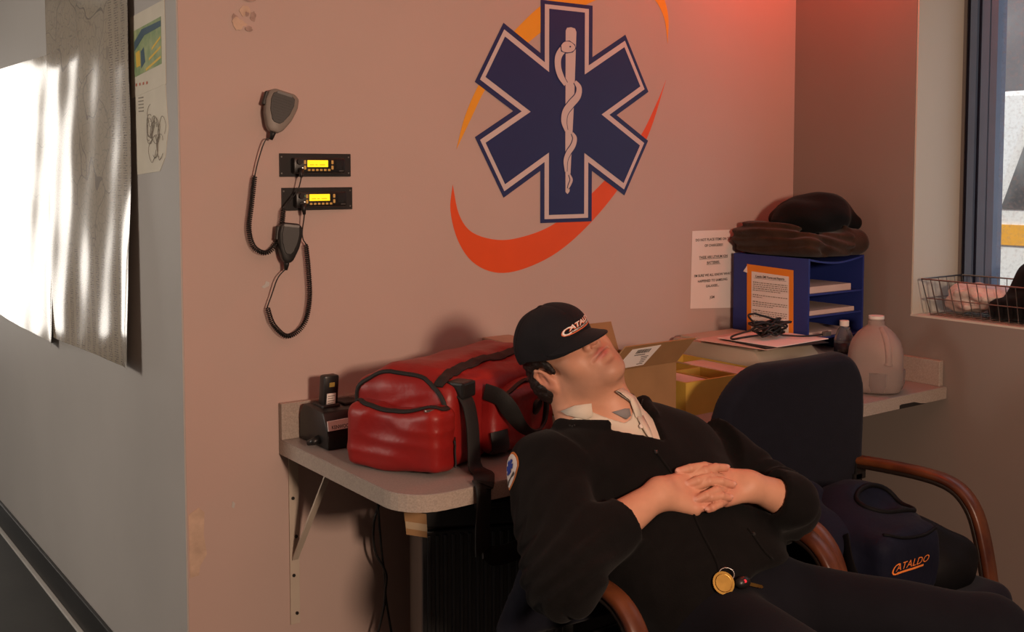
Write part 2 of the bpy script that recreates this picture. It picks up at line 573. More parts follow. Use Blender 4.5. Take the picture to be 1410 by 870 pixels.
# small coloured leaflet map and the torn sketch below it
M['leaf_white'] = mat('leaflet_paper', (.62, .57, .47), .6, var=.08)
M['leaf_green'] = mat('leaflet_green', (.17, .27, .13), .5, var=.5, scale=22, color2=(.38, .42, .22))
M['leaf_yellow'] = mat('leaflet_yellow', (.75, .5, .08), .5)
M['leaf_blue'] = mat('leaflet_blue', (.07, .12, .16), .5)
M['leaf_red'] = mat('leaflet_red', (.5, .12, .06), .5)
M['ink'] = mat('dark_ink', (.06, .055, .05), .7)
M['ink_soft'] = mat('faded_ink', (.30, .27, .23), .8)
ex, ey, ez = (0, -1, 0), (0, 0, 1), (1, 0, 0)   # left wall seen from its room side
lf = thing('leaflet_map', 'small green and yellow printed map pinned beside the tall paper map', 'map', (-.006, .22, 1.72))
org = (-.0055, .365, 1.715)
MB().prism([(0, .0), (.283, .022), (.283, .235), (.0, .22)], org, ex, ey, ez, .001).build('sheet', M['leaf_white'], lf)
o1 = (-.0061, .365, 1.715)
MB().prism([(.03, .055), (.255, .075), (.255, .195), (.03, .18)], o1, ex, ey, ez, .0004).build('map_field', M['leaf_green'], lf, label='green printed map field')
o2 = (-.0066, .365, 1.715)
a = MB()
for yy in (.06, .085, .11):
    a.prism([(.13 + (yy - .06), yy + .005), (.25, yy + .03), (.25, yy + .036), (.13 + (yy - .06), yy + .012)], o2, ex, ey, ez, .0003)
a.prism([(.05, .08), (.085, .083), (.08, .125), (.045, .12)], o2, ex, ey, ez, .0003); a.build('yellow_zone', M['leaf_yellow'], lf, label='yellow printed block')
a = MB(); a.prism([(.035, .125), (.12, .16), (.255, .17), (.255, .185), (.1, .178), (.035, .15)], o2, ex, ey, ez, .0003)
a.prism([(.09, .075), (.125, .09), (.115, .13), (.09, .12)], o2, ex, ey, ez, .0003); a.build('blue_zone', M['leaf_blue'], lf, label='dark blue printed band')
for k in range(4):
    a = MB(); a.prism([(.04 + .03 * k, .03), (.05 + .03 * k, .031), (.05 + .03 * k, .038), (.04 + .03 * k, .037)], o2, ex, ey, ez, .0003)
    a.build('legend_mark', M['leaf_red'], lf)
sk = thing('sketch_sheet', 'torn beige sheet with a line drawing hanging under the small green map', 'paper', (-.006, .2, 1.5))
a = MB(); a.prism([(.0, .235), (.245, .24), (.262, .12), (.235, .045), (.19, .01), (.0, .0)], (-.0050, .335, 1.505), ex, ey, ez, .0012); a.build('sheet', M['leaf_white'], sk)
a = MB()
rs = np.random.RandomState(4)
for k in range(16):
    c0 = V(.15, .11) + rs.randn(2) * .03
    pts = [(-.0065, .335 - (c0[0] + .025 * math.cos(q + k) * (1 + .3 * math.sin(2 * q))), 1.505 + c0[1] + .03 * math.sin(q * 1.1 + k)) for q in np.linspace(0, 4, 12)]
    a.tube(pts, .0007, 4)
a.build('drawing', M['ink_soft'], sk)
a = MB()
for k in range(5): a.box((-.0066, .335 - .07, 1.505 + .17 + .009 * k), (-.0056, .335 - .03, 1.505 + .173 + .009 * k))
a.build('caption', M['ink_soft'], sk)
# push pins
M['pin'] = mat('steel_pin', (.5, .5, .48), .3, 1.0)

# ================================================================== EMBLEM DECAL
M['navy'] = mat('emblem_blue', (.018, .026, .105), .45, var=.05)
M['cream'] = mat('emblem_white', (.60, .52, .50), .5, var=.04)
M['orange'] = mat('emblem_orange_red', (.72, .085, .012), .45, var=.05)
M['yellow'] = mat('emblem_amber', (.82, .36, .02), .45, var=.05)
CX_, CZ_ = 1.239, 1.697
def star(d):
    h, L = .105 - d, .345 - d * .75
    out = []
    for k in range(6):
        a = PI / 2 - k * PI / 3
        u_, p_ = V(math.cos(a), math.sin(a)), V(-math.sin(a), math.cos(a))
        b_ = a - PI / 6
        out += [u_ * L + p_ * h, u_ * L - p_ * h, V(math.cos(b_), math.sin(b_)) * 2 * h]
    return [(CX_ + q[0], CZ_ + q[1]) for q in out]
emb = thing('medical_emblem', 'blue six-armed star with snake and staff and orange swooshes on rose wall', 'wall emblem', (CX_, 0, 1.2))
def decal(name, poly, m, y, parent=emb, **k):
    return MB().prism(poly, (0, y, 0), (1, 0, 0), (0, 0, 1), (0, 1, 0), .0004).build(name, m, parent, **k)
def smooth_poly(pts, n=5):
    return [tuple(q) for q in crom(np.array(pts), n)]
lo_o = [(.809, 1.475), (.801, 1.399), (.826, 1.312), (.877, 1.245), (.957, 1.208), (1.053, 1.209), (1.182, 1.248), (1.3, 1.317), (1.424, 1.42), (1.519, 1.527), (1.6, 1.649), (1.672, 1.822)]
lo_i = [(.809, 1.475), (.831, 1.387), (.878, 1.332), (.971, 1.306), (1.067, 1.312), (1.181, 1.344), (1.3, 1.411), (1.423, 1.503), (1.551, 1.624), (1.632, 1.747), (1.672, 1.822)]
decal('lower_swoosh', smooth_poly(lo_o)[:-1] + smooth_poly(lo_i[::-1])[:-1], M['orange'], -.0006, label='orange red swoosh')
up_o = [(.822, 1.578), (.853, 1.676), (.905, 1.775), (.985, 1.887), (1.067, 1.969), (1.16, 2.04), (1.28, 2.10), (1.42, 2.15), (1.55, 2.16), (1.64, 2.12), (1.679, 2.04), (1.678, 1.945)]
up_i = [(.822, 1.578), (.866, 1.655), (.931, 1.765), (1.012, 1.845), (1.09, 1.91), (1.18, 1.97), (1.29, 2.03), (1.42, 2.085), (1.53, 2.11), (1.61, 2.09), (1.66, 2.03), (1.678, 1.945)]
decal('upper_swoosh', smooth_poly(up_o)[:-1] + smooth_poly(up_i[::-1])[:-1], M['yellow'], -.0010, label='amber yellow swoosh')
decal('star_edge', star(0), M['navy'], -.0016)
decal('star_outline', star(.016), M['cream'], -.0022, label='cream outline')
decal('star_field', star(.033), M['navy'], -.0028)
# staff and snake: zoom coordinates of the emblem turned into wall metres
zx = lambda q: CX_ + (q - 391) * .001355
zz = lambda q: 2.049 - (q - 4) * .001040
rod = [(386, 95), (390, 86), (402, 83), (414, 86), (418, 96), (412, 300), (405, 450), (399, 580), (393, 588), (387, 582), (386, 450), (386, 300)]
decal('staff', [(zx(x), zz(y)) for x, y in rod], M['cream'], -.0034, label='cream staff')
def ribbon2(pts, wd, grow=0):
    p = crom(np.array([(zx(x), zz(y)) for x, y in pts]), 8)
    wd = np.interp(np.linspace(0, 1, len(p)), np.linspace(0, 1, len(wd)), np.array(wd)) * .00115 / 2 + grow
    T = np.gradient(p, axis=0); T /= np.linalg.norm(T, axis=1)[:, None]
    Nn = np.stack([-T[:, 1], T[:, 0]], 1)
    return [tuple(q) for q in p + Nn * wd[:, None]] + [tuple(q) for q in (p - Nn * wd[:, None])[::-1]]
segs = [([(400, 145), (378, 152), (364, 175), (363, 205), (371, 232), (386, 256)], [20, 22, 22, 21, 20, 14]),
        ([(414, 246), (426, 265), (422, 290), (402, 315), (385, 340), (381, 368), (388, 396)], [10, 19, 21, 22, 21, 19, 10]),
        ([(406, 402), (414, 418), (409, 440), (394, 464), (386, 488), (387, 520)], [7, 14, 16, 16, 14, 7]),
        ([(398, 528), (404, 545), (398, 562), (394, 572)], [5, 9, 8, 3])]
for p, wd in segs:
    decal('snake_outline', ribbon2(p, wd, .0028), M['navy'], -.0040)
    decal('snake', ribbon2(p, wd), M['cream'], -.0046, label='cream coiled snake')
hd = [(372, 140), (380, 130), (396, 127), (410, 136), (413, 146), (404, 156), (388, 160), (374, 156)]
decal('snake_outline', [(zx(391 + (x - 391) * 1.16), zz(143 + (y - 143) * 1.2)) for x, y in hd], M['navy'], -.0050)
decal('snake_head', [(zx(x), zz(y)) for x, y in smooth_poly(hd + hd[:1], 3)[:-1]], M['cream'], -.0056)
decal('snake_eye', [(zx(398 + 2.5 * math.cos(q)), zz(142 + 2.5 * math.sin(q))) for q in np.linspace(0, 6.28, 9)[:-1]], M['navy'], -.0062)

# ================================================================== NOTICE ON THE WALL
M['paper'] = mat('white_paper', (.80, .74, .70), .7, var=.04)
nt_ = thing('paper_notice', 'white printed notice taped to rose wall beside blue organizer', 'notice', (1.91, -.001, 1.02))
MB().prism([(1.804, 1.305), (2.025, 1.303), (2.018, 1.02), (1.798, 1.033)], (0, -.0016, 0), (1, 0, 0), (0, 0, 1), (0, 1, 0), .0008).build('sheet', M['paper'], nt_)
def wtext(txt, x, z, size, y=-.0022, m=None, parent=None, **k):
    return text_on('printed_line', txt, size, (x, y, z), (1, 0, 0), (0, 0, 1), m or M['ink'], parent, align='CENTER', **k)
cx = 1.913
for k_, (s_, z_) in enumerate([('DO NOT PLACE ITEMS ON TOP', 1.268), ('OF CHARGERS!!', 1.247), ('THESE ARE LITHIUM ION', 1.206), ('BATTERIES.', 1.186),
                 ("I'M SURE WE ALL KNOW WHAT", 1.142), ('HAPPENED TO SAMSUNG', 1.122), ('GALAXIES...', 1.103), ('JGM', 1.062)]):
    wtext(s_, cx - k_ * .0009, z_, .0125, parent=nt_, bold=.0003, sx=1.05)
a = MB(); a.box((cx - .073, -.0022, 1.2030), (cx + .07, -.0020, 1.2042)); a.box((cx - .037, -.0022, 1.1830), (cx + .034, -.0020, 1.1842)); a.build('underline', M['ink'], nt_)

# ================================================================== RADIOS AND MICROPHONES
M['blackmetal'] = mat('black_panel', (.012, .011, .011), .5, var=.2)
M['blackplast'] = mat('black_plastic', (.010, .010, .010), .38, var=.2)
M['screen'] = mat('lit_amber_screen', (.6, .4, .02), .4, emit=(1.0, .62, .01), estr=1.25, var=.02)
M['button'] = mat('lit_button', (.45, .28, .1), .5, emit=(.9, .42, .06), estr=.16)
M['led'] = mat('green_led', (.1, .8, .2), .4, emit=(.35, 1, .35), estr=3)
M['ledw'] = mat('white_led', (.8, .8, .7), .4, emit=(1, .8, .6), estr=1.0)
M['digit'] = mat('screen_characters', (.35, .22, .01), .5, emit=(.85, .42, .0), estr=.75)
M['knob'] = mat('dark_knob', (.018, .017, .016), .45)
M['badge'] = mat('grey_badge', (.09, .085, .08), .4)
def radio(x0, x1, z0, z1, label, led):
    r = thing('dispatch_radio', label, 'radio', ((x0 + x1) / 2, 0, z0), 'wall radios')
    W, H = x1 - x0, z1 - z0
    px = lambda q: x0 + W * q
    pz = lambda q: z1 - H * q
    MB().box((x0, -.004, z0), (x1, .0, z1), .001).build('mounting_plate', M['blackmetal'], r)
    bz = MB().box((px(.15), -.026, pz(.86)), (px(.87), -.003, pz(.18)), .006).build('bezel', M['blackplast'], r, smooth=True, auto=40)
    y = -.0268
    MB().box((px(.33), y, pz(.585)), (px(.62), -.024, pz(.285)), .0012).build('screen', M['screen'], bz)
    MB().box((px(.362), y - .0003, pz(.505)), (px(.42), y + .0002, pz(.47))).box((px(.44), y - .0003, pz(.505)), (px(.47), y + .0002, pz(.47))).box((px(.50), y - .0003, pz(.505)), (px(.575), y + .0002, pz(.47))).build('readout', M['digit'], bz)
    for q in range(6):
        MB().box((px(.335 + q * .056), y - .001, pz(.755)), (px(.372 + q * .056), -.024, pz(.665)), .0015).build('button', M['button'], bz)
    for q in (.283, .665):
        for e in (.29, .52):
            MB().box((px(q), y - .001, pz(e + .17)), (px(q + .03), -.024, pz(e)), .0015).build('button', M['button'], bz)
    def disc(nm, q, e, rad, m, d=.008):
        pts = [(px(q), -.024, pz(e)), (px(q), -.026 - d, pz(e))]
        return MB().tube(pts, rad, 16).build(nm, m, bz)
    disc('knob', .215, .36, .0075, M['knob'])
    disc('microphone_socket', .225, .70, .007, M['knob'], .004)
    if led: disc('indicator_lamp', .255, .36, .0022, M['led'], .002)
    disc('indicator_lamp', .262, .62, .0016, M['ledw'], .002)
    g = MB()
    for q in range(6): g.box((px(.735), y - .0004, pz(.32 + q * .06)), (px(.82), y + .001, pz(.345 + q * .06)))
    g.build('speaker_grille', M['blackmetal'], bz)
    MB().box((px(.775), y - .0004, pz(.765)), (px(.84), y + .001, pz(.725))).build('badge', M['badge'], bz)
    for q in (.025, .965):
        for e in (.15, .85):
            MB().tube([(px(q), -.003, pz(e)), (px(q), -.0052, pz(e))], .0022, 10).build('screw', M['pin'], r)
    return r
radio(.263, .473, 1.500, 1.562, 'upper of the two black wall radios with amber screens', False)
radio(.268, .477, 1.410, 1.471, 'lower black wall radio with amber screen and green indicator light', True)

M['micgrey'] = mat('grey_plastic', (.20, .175, .15), .45, var=.08)
M['micface'] = mat('dark_grille', (.012, .011, .010), .5)
M['cord'] = mat('black_cord', (.010, .010, .010), .45)
def mic(cx, cz, Wd, Ht, tilt, mm, label, cord_a, coil_pts, cord_b, group):
    r = thing('hand_microphone', label, 'microphone', (cx, -.02, cz - Ht / 2), group)
    ca, sa = math.cos(tilt), math.sin(tilt)
    exx = V(ca, -.22, -sa); ezz = V(sa, 0, ca); exx = nrm(exx); n = nrm(np.cross(exx, ezz)); n = n if n[1] < 0 else -n
    c = V(cx, -.034, cz)
    prof = [(-.30, .5), (.30, .5), (.46, .42), (.5, .2), (.42, -.12), (.24, -.42), (.12, -.5), (-.12, -.5), (-.24, -.42), (-.42, -.12), (-.5, .2), (-.46, .42)]
    P2 = [(x * Wd, z * Ht) for x, z in prof]
    b = MB().prism(P2, c - n * .017, exx, ezz, n, .034, .005).build('body', mm, r, smooth=True, auto=35)
    g = MB().prism([(x * .72, z * .72 + Ht * .08) for x, z in P2], c + n * .016, exx, ezz, n, .003, .001).build('grille', M['micface'], r)
    s = MB()
    for k in range(9):
        z = Ht * (.30 - k * .062); hw = Wd * (.3 - .014 * k * (k > 3))
        s.prism([(-hw, z), (hw, z), (hw, z + .003), (-hw, z + .003)], c + n * .0188, exx, ezz, n, .0012)
    s.build('slot', M['blackmetal'], g)
    q = c - exx * (Wd * .5) + ezz * (Ht * .22)
    MB().prism([(-.005, -.018), (.004, -.018), (.004, .018), (-.005, .018)], q - n * .009, exx, ezz, n, .018, .002).build('talk_button', M['micface'], r)
    MB().prism([(-.02, .0), (.02, .0), (.02, .006), (-.02, .006)], c + n * .0185 + ezz * (Ht * .40), exx, ezz, n, .0006).build('badge', M['badge'], r)
    bot = c - ezz * (Ht * .5)
    MB().tube([bot + ezz * .006, bot - ezz * .006, bot - ezz * .02], [.0085, .007, .004], 10).build('strain_relief', M['cord'], r, smooth=True)
    ch = coil(coil_pts, .0056, .0052)
    path = np.vstack([crom(np.vstack([[bot - ezz * .016], cord_a, [ch[0]]]), 6), ch, crom(np.vstack([[ch[-1]], cord_b]), 6)])
    MB().tube(path, .0017, 6).build('coiled_cord', M['cord'], r, smooth=True, label='black coiled cord')
    e = np.array(cord_b[-1]); e0 = np.array(cord_b[-2])
    MB().tube([e, e + (e0 - e) * .5, e0], [.0075, .006, .004], 10).build('plug', M['cord'], r, smooth=True)
    # wall clip
    MB().box((cx - .012, -.02, cz - .012), (cx + .012, 0, cz + .02), .002).build('wall_clip', M['blackmetal'], r)
mic(.249, 1.668, .086, .110, .30, M['micgrey'], 'grey hand microphone clipped to wall above and left of the radios',
    [(.213, -.03, 1.595), (.197, -.025, 1.55)], [(.186, -.022, 1.505), (.176, -.022, 1.43), (.168, -.022, 1.365), (.182, -.022, 1.318), (.216, -.022, 1.303), (.246, -.022, 1.33), (.258, -.024, 1.375), (.263, -.026, 1.418)],
    [(.272, -.028, 1.43), (.296, -.04, 1.463), (.306, -.044, 1.50), (.3105, -.034, 1.5195)], 'radio microphones')
mic(.272, 1.327, .064, .105, .12, M['blackplast'], 'black hand microphone hanging below the radios',
    [(.242, -.03, 1.235), (.226, -.025, 1.19)], [(.215, -.022, 1.160), (.232, -.022, 1.112), (.272, -.022, 1.078), (.318, -.022, 1.105), (.336, -.022, 1.17), (.334, -.022, 1.25), (.327, -.022, 1.322)],
    [(.318, -.024, 1.335), (.316, -.026, 1.36), (.317, -.036, 1.40), (.3155, -.034, 1.4285)], 'radio microphones')
# ================================================================== COUNTER
CT = .80
M['laminate'] = mat('speckled_laminate', (.40, .34, .29), .45, var=.28, scale=260)
M['lam_top'] = mat('laminate_top', (.33, .29, .27), .38, var=.2, scale=200)
M['cream_metal'] = mat('cream_steel', (.52, .45, .37), .5, var=.08)
ct = thing('counter', 'long speckled laminate wall counter with rounded corner and backsplash', 'counter', (1.3, -.33, CT - .04))
def arc(cx, cy, r, a0, a1, n=8):
    return [(cx + r * math.cos(a), cy + r * math.sin(a)) for a in np.linspace(math.radians(a0), math.radians(a1), n)]
fp = [(.252, -.001)] + [(.252, -.57)] + arc(.352, -.57, .10, 180, 270)[1:] + [(2.335, -.655), (2.335, -.001)]
MB().prism(fp, (0, 0, CT - .040), (1, 0, 0), (0, 1, 0), (0, 0, 1), .038).build('edge_band', M['laminate'], ct)
MB().prism([(x + (.0015 if x < .4 else 0), y + .0015 * (y < -.5)) for x, y in fp], (0, 0, CT - .002), (1, 0, 0), (0, 1, 0), (0, 0, 1), .002).build('worktop', M['lam_top'], ct)
MB().box((.252, -.02, CT), (2.335, -.001, CT + .098), .002).build('backsplash', M['laminate'], ct)
MB().box((2.314, -.64, CT), (2.337, -.02, CT + .085), .002).build('side_splash', M['laminate'], ct)
# broken lower edge near the right end
MB().prism([(1.98, 0), (2.05, .006), (2.08, .014), (2.15, .013), (2.19, .004), (2.22, 0)], (0, -.657, CT - .041), (1, 0, 0), (0, 0, 1), (0, 1, 0), .004).build('chipped_patch', M['blackmetal'], ct, label='dark chipped patch on edge')
def bracket(x, label, zb, ybr):
    b = thing('shelf_bracket', label, 'bracket', (x, 0, zb), 'counter brackets')
    MB().box((x - .014, -.005, zb), (x + .014, 0, CT - .042), .001).build('wall_strip', M['cream_metal'], b)
    MB().box((x - .014, ybr - .05, CT - .046), (x + .014, 0, CT - .041)).build('top_strip', M['cream_metal'], b)
    MB().sweep([(x, -.006, zb + (CT - zb) * .35), (x + .0, ybr, CT - .047)], (1, 0, 0), .018, .005).build('brace', M['cream_metal'], b)
    for k in range(5):
        z = zb + .03 + (CT - zb - .09) * k / 4
        MB().tube([(x + .004 * (-1) ** k, -.004, z), (x + .004 * (-1) ** k, -.009, z)], .0045, 8).build('bolt', M['knob'], b)
bracket(.292, 'cream steel bracket on rose wall under the left end of counter', .285, -.215)
bracket(2.255, 'steel bracket under the chipped right end of counter by right wall', .5, -.5)

# ================================================================== BLACK CABINET, TAG, CABLES
M['cab'] = mat('black_ribbed', (.007, .007, .008), .5, var=.3)
M['cabside'] = mat('black_side_lit_brown', (.055, .035, .025), .55, var=.2)  # brown light caught by the black cabinet's side, put into its colour
d1 = nrm(V(.407, .913, 0)); d2 = nrm(V(.913, -.407, 0)); K0 = V(.453, -.40, 0)
cb = thing('storage_cabinet', 'black ribbed storage cabinet standing under the counter', 'cabinet', (.6, -.35, 0))
def Lc(a, b, z): return K0 + d2 * a + d1 * b + V(0, 0, z)
def obox(mb, f, lo, hi, bev=.002):
    return mb.box(lo, hi, bev, M=lambda p: f(*p))
obox(MB(), Lc, (0, .01, .0), (.36, .26, .735), .006).build('carcass', M['cabside'], cb)
a = MB(); obox(a, Lc, (.0, -.012, .01), (.36, .009, .62), .004)
for k in range(17): obox(a, Lc, (.012 + k * .0205, -.018, .02), (.022 + k * .0205, -.01, .61), .002)
a.build('front_panel', M['cab'], cb, label='black ribbed front panel')
obox(MB(), Lc, (0, -.014, .628), (.36, .009, .73), .005).build('top_drawer', M['cab'], cb)
a = MB(); obox(a, Lc, (.13, -.032, .675), (.23, -.014, .69), .003); a.build('drawer_pull', M['blackmetal'], cb)
M['card'] = mat('brown_cardboard', (.30, .165, .07), .75, var=.12, scale=14)
M['tape'] = mat('clear_tape', (.45, .34, .22), .2, var=.2, spec=.8)
tg = thing('cardboard_tag', 'small taped cardboard tag stuck on side of black cabinet', 'tag', tuple(Lc(0, .1, .6)))
tx_, tz_ = -d2, V(0, 0, 1)
MB().prism([(-.012, .006), (.040, .018), (.046, .078), (-.010, .066)], Lc(0, -.014, .60), tx_, tz_, -d1, .003).build('card', M['card'], tg)
MB().prism([(-.012, .022), (.041, .034), (.043, .052), (-.011, .040)], Lc(0, -.0172, .60), tx_, tz_, -d1, .001).build('tape_strip', M['tape'], tg, label='shiny clear tape')
def cable(pts, r=.0035):
    o = MB().tube(crom(pts, 8), r, 8).build('hanging_cable', M['cord'], smooth=True)
    return tag(o, 'thin black cable hanging from counter beside black cabinet, twisted with another', 'cable', 'twisted cables')
yb = -.085
cable([(.500, yb, .76), (.502, yb, .64), (.506, yb - .006, .53), (.516, yb, .45), (.528, yb + .006, .38), (.522, yb, .31), (.500, yb, .23), (.46, yb, .12), (.43, yb, .02), (.36, yb + .02, .006)])
cable([(.536, yb, .76), (.534, yb, .69), (.520, yb + .008, .61), (.492, yb, .55), (.494, yb, .47), (.524, yb - .008, .40), (.526, yb, .34), (.536, yb, .27), (.555, yb, .16), (.566, yb, .05), (.575, yb + .05, .006)])

# ================================================================== CHARGER AND HANDHELD
cg = thing('battery_charger', 'black desktop radio charger on counter end left of red bag', 'charger', (.43, -.11, CT))
a = MB(); a.prism([(0, 0), (.17, 0), (.163, .055), (.142, .095), (.03, .10), (.0, .07)], (.300, -.024, CT), (0, -1, 0), (0, 0, 1), (1, 0, 0), .148, .006)
a.build('housing', M['blackplast'], cg, smooth=True, auto=35)
a = MB()
for k in range(2): a.box((.318 + k * .063, -.130, CT + .092), (.370 + k * .060, -.065, CT + .104), .004)
a.build('slot_rim', M['blackmetal'], cg)
MB().prism([(.004, .050), (.070, .052), (.070, .076), (.004, .074)], (.300, -.2000, CT), (1, 0, 0), (0, .25, 1), (0, -1, 0), .004).build('name_strip', M['paper'], cg, label='white name strip')
text_on('name_lettering', 'KENWOOD', .0125, (.3065, -.2048, CT + .058), (1, 0, 0), (0, .25, 1), M['ink'], cg, bold=.0003, sx=.86)
MB().tube([(.302, -.14, CT + .02), (.284, -.145, CT + .018), (.276, -.13, CT + .012)], [.012, .010, .007], 10).build('power_plug', M['blackplast'], cg, smooth=True)
hr = thing('radio_battery', 'black handheld radio standing upright in the black charger', 'handheld radio', (.347, -.1, CT + .082))
def hh(p): return V(.347, -.100, CT + .088) + V(p[0] * .9, p[1] - p[2] * .12, p[2] * .86)
MB().box((-.024, -.018, -.01), (.024, .016, .108), .007, M=hh).build('casing', M['blackplast'], hr, smooth=True, auto=40)
MB().box((-.015, -.0205, .006), (.013, -.0175, .052), .0005, M=hh).build('spec_label', M['paper'], hr, label='pale printed label')
a = MB()
for k in range(5): a.box((-.012, -.0212, .013 + k * .0075), (.009 - .004 * (k % 2), -.0203, .0155 + k * .0075), M=hh)
a.build('label_print', M['ink_soft'], hr)
MB().box((-.009, -.0205, .072), (.008, -.0175, .086), .001, M=hh).build('maker_badge', mat('gold_badge', (.35, .25, .06), .4), hr, label='dull gold badge')

# ================================================================== RED TRAUMA BAG
M['red'] = mat('red_vinyl', (.255, .0125, .010), .42, var=.35, scale=7, bump=.6, bscale=16, spec=.45, color2=(.20, .008, .009), bdist=.006)
M['strap'] = mat('black_webbing', (.010, .010, .010), .7, bump=.3, bscale=300)
M['vinyl_black'] = mat('black_vinyl', (.013, .013, .014), .45, bump=.2, bscale=30)
BK = V(.392, -.585, CT)
be1 = V(math.cos(math.radians(25)), math.sin(math.radians(25)), 0); be2 = V(-be1[1], be1[0], 0)
BR = np.stack([be1, be2, V(0, 0, 1)], 1)
bl = lambda a, b, z: BK + be1 * a + be2 * b + V(0, 0, z)
def bag_body(P):
    Q = (P - BK.astype(np.float32)) @ BR.astype(np.float32)
    zt = Q[:, 2]
    # gabled box: section narrows towards the top
    d = rb(Q, (.335, .155, .105), (.280, .150, .105), .04)
    top = rb(Q, (.335, .16, .155), (.272, .095, .082), .06)
    d = smn(d, top, .05)
    d = d + wav(Q, .0065, [(14, 9, 30, 0), (22, -12, 12, 1.5), (8, 30, -18, 3)])
    d = d + .0022 * np.abs(np.sin(Q[:, 0] * 26 + Q[:, 2] * 44 + 2.2 * np.sin(Q[:, 2] * 25 + Q[:, 1] * 18)))
    d = np.maximum(d, .002 - zt)
    return d
def bag_end(P):
    Q = (P - BK.astype(np.float32)) @ BR.astype(np.float32)
    d = rb(Q, (.035, .135, .080), (.050, .135, .078), .028)
    d = d + .004 * np.sin(Q[:, 1] * 34 + Q[:, 2] * 22)
    d = d + wav(Q, .005, [(30, 12, 26, 0.5), (16, -25, 14, 2.5)])
    d = d + .0030 * np.abs(np.sin(Q[:, 1] * 24 - Q[:, 2] * 30 + 2.4 * np.sin(Q[:, 2] * 28 + Q[:, 1] * 10)))
    return np.maximum(d, .002 - Q[:, 2])
def bag_front(P):
    Q = (P - BK.astype(np.float32)) @ BR.astype(np.float32)
    d = rb(Q, (.36, -.002, .09 + .0), (.165, .04, .085), .034)
    d = np.maximum(d, (Q[:, 2] - (.155 + .09 * (Q[:, 0] - .2))) * .98)
    d = d + wav(Q, .0075, [(26, 10, 20, 0.2), (14, -20, 34, 1.0)])
    d = d + .0035 * np.abs(np.sin(Q[:, 0] * 28 - Q[:, 2] * 34 + 2.4 * np.sin(Q[:, 2] * 26 + Q[:, 0] * 14)))
    return np.maximum(d, .002 - Q[:, 2])
bag = thing('duffel_bag', 'red vinyl duffel bag with black straps lying on counter behind the sleeping man', 'bag', tuple(bl(.3, .15, 0)))
lo = np.minimum.reduce([bl(a, b, 0) for a in (-.06, .66) for b in (-.08, .36)]); hi = np.maximum.reduce([bl(a, b, .29) for a in (-.06, .66) for b in (-.08, .36)])
lo[2] = CT - .01
sdf_obj('main_body', bag_body, lo, hi, .007, M['red'], bag)
sdf_obj('end_pocket', bag_end, lo, bl(.2, .4, .22) + V(.2, 0, 0), .006, M['red'], bag)
sdf_obj('front_pocket', bag_front, lo, hi, .006, M['red'], bag)
bag_all = lambda P: np.minimum(np.minimum(bag_body(P), bag_end(P)), bag_front(P))
def strap_on(name, loc, fn, w, t, m, parent, off=.003, n=10, label=None, step=.012):
    p = resample(crom([bl(*q) for q in loc], n), step)[0]
    p = snap(fn, p, off)
    g = grad(fn, p)
    T = np.gradient(p, axis=0)
    return MB().sweep(p, np.cross(g, T), w, t).build(name, m, parent, smooth=True, auto=50, label=label)
strap_on('top_zipper', [(.07, .05, .20), (.14, .055, .235), (.25, .06, .25), (.4, .06, .25), (.55, .07, .24)], bag_body, .026, .004, M['strap'], bag, label='black zipper band')
strap_on('end_piping', [(.06, .02, .13), (.058, .03, .175), (.06, .07, .215), (.062, .09, .232), (.062, .16, .238), (.062, .22, .232), (.06, .25, .212), (.058, .285, .175), (.06, .295, .13)], bag_body, .010, .007, M['strap'], bag, .002)
strap_on('end_zipper', [(.05, .015, .152), (.02, .02, .156), (-.005, .1, .157), (-.005, .2, .157), (.03, .255, .154)], bag_end, .012, .004, M['strap'], bag)
strap_on('front_zipper', [(.20, -.036, .150), (.3, -.03, .158), (.42, -.02, .17), (.51, -.01, .178)], bag_front, .012, .004, M['strap'], bag)
strap_on('corner_patch', [(.075, -.005, .085), (.078, -.004, .05), (.078, -.004, .012)], bag_end, .036, .004, M['vinyl_black'], bag, .001)
strap_on('corner_patch', [(.215, -.04, .075), (.215, -.042, .045), (.215, -.04, .012)], bag_front, .055, .004, M['vinyl_black'], bag, .001)
# shoulder strap: from its buckle down the front and over the counter edge
ps = [bl(.112, .06, .195), bl(.11, .0, .175), bl(.108, -.02, .12), bl(.103, -.028, .06), bl(.098, -.035, .012), bl(.085, -.066, .003)]
ps += [V(.452, -.672, CT + .002), V(.448, -.681, CT - .03), V(.446, -.678, CT - .10), V(.452, -.672, CT - .155)]
p = resample(crom(ps, 8), .012)[0]
MB().sweep(p, np.tile(V(.93, .36, 0.05), (len(p), 1)), np.interp(np.linspace(0, 1, len(p)), [0, .35, .6, 1], [.046, .048, .050, .060]), .004).build('shoulder_strap', M['strap'], bag, smooth=True, auto=50, label='black shoulder strap hanging over counter edge')
ps = [V(.452, -.670, CT - .15), V(.50, -.64, CT - .185), V(.58, -.62, CT - .195), V(.66, -.62, CT - .17), V(.70, -.63, CT - .10)]
p = resample(crom(ps, 8), .012)[0]
MB().sweep(p, (0, .25, 1), .045, .004).build('strap_loop', M['strap'], bag, smooth=True, auto=50)
obox(MB(), bl, (.09, -.008, .172), (.15, .045, .212), .006).build('strap_buckle', M['blackplast'], bag)
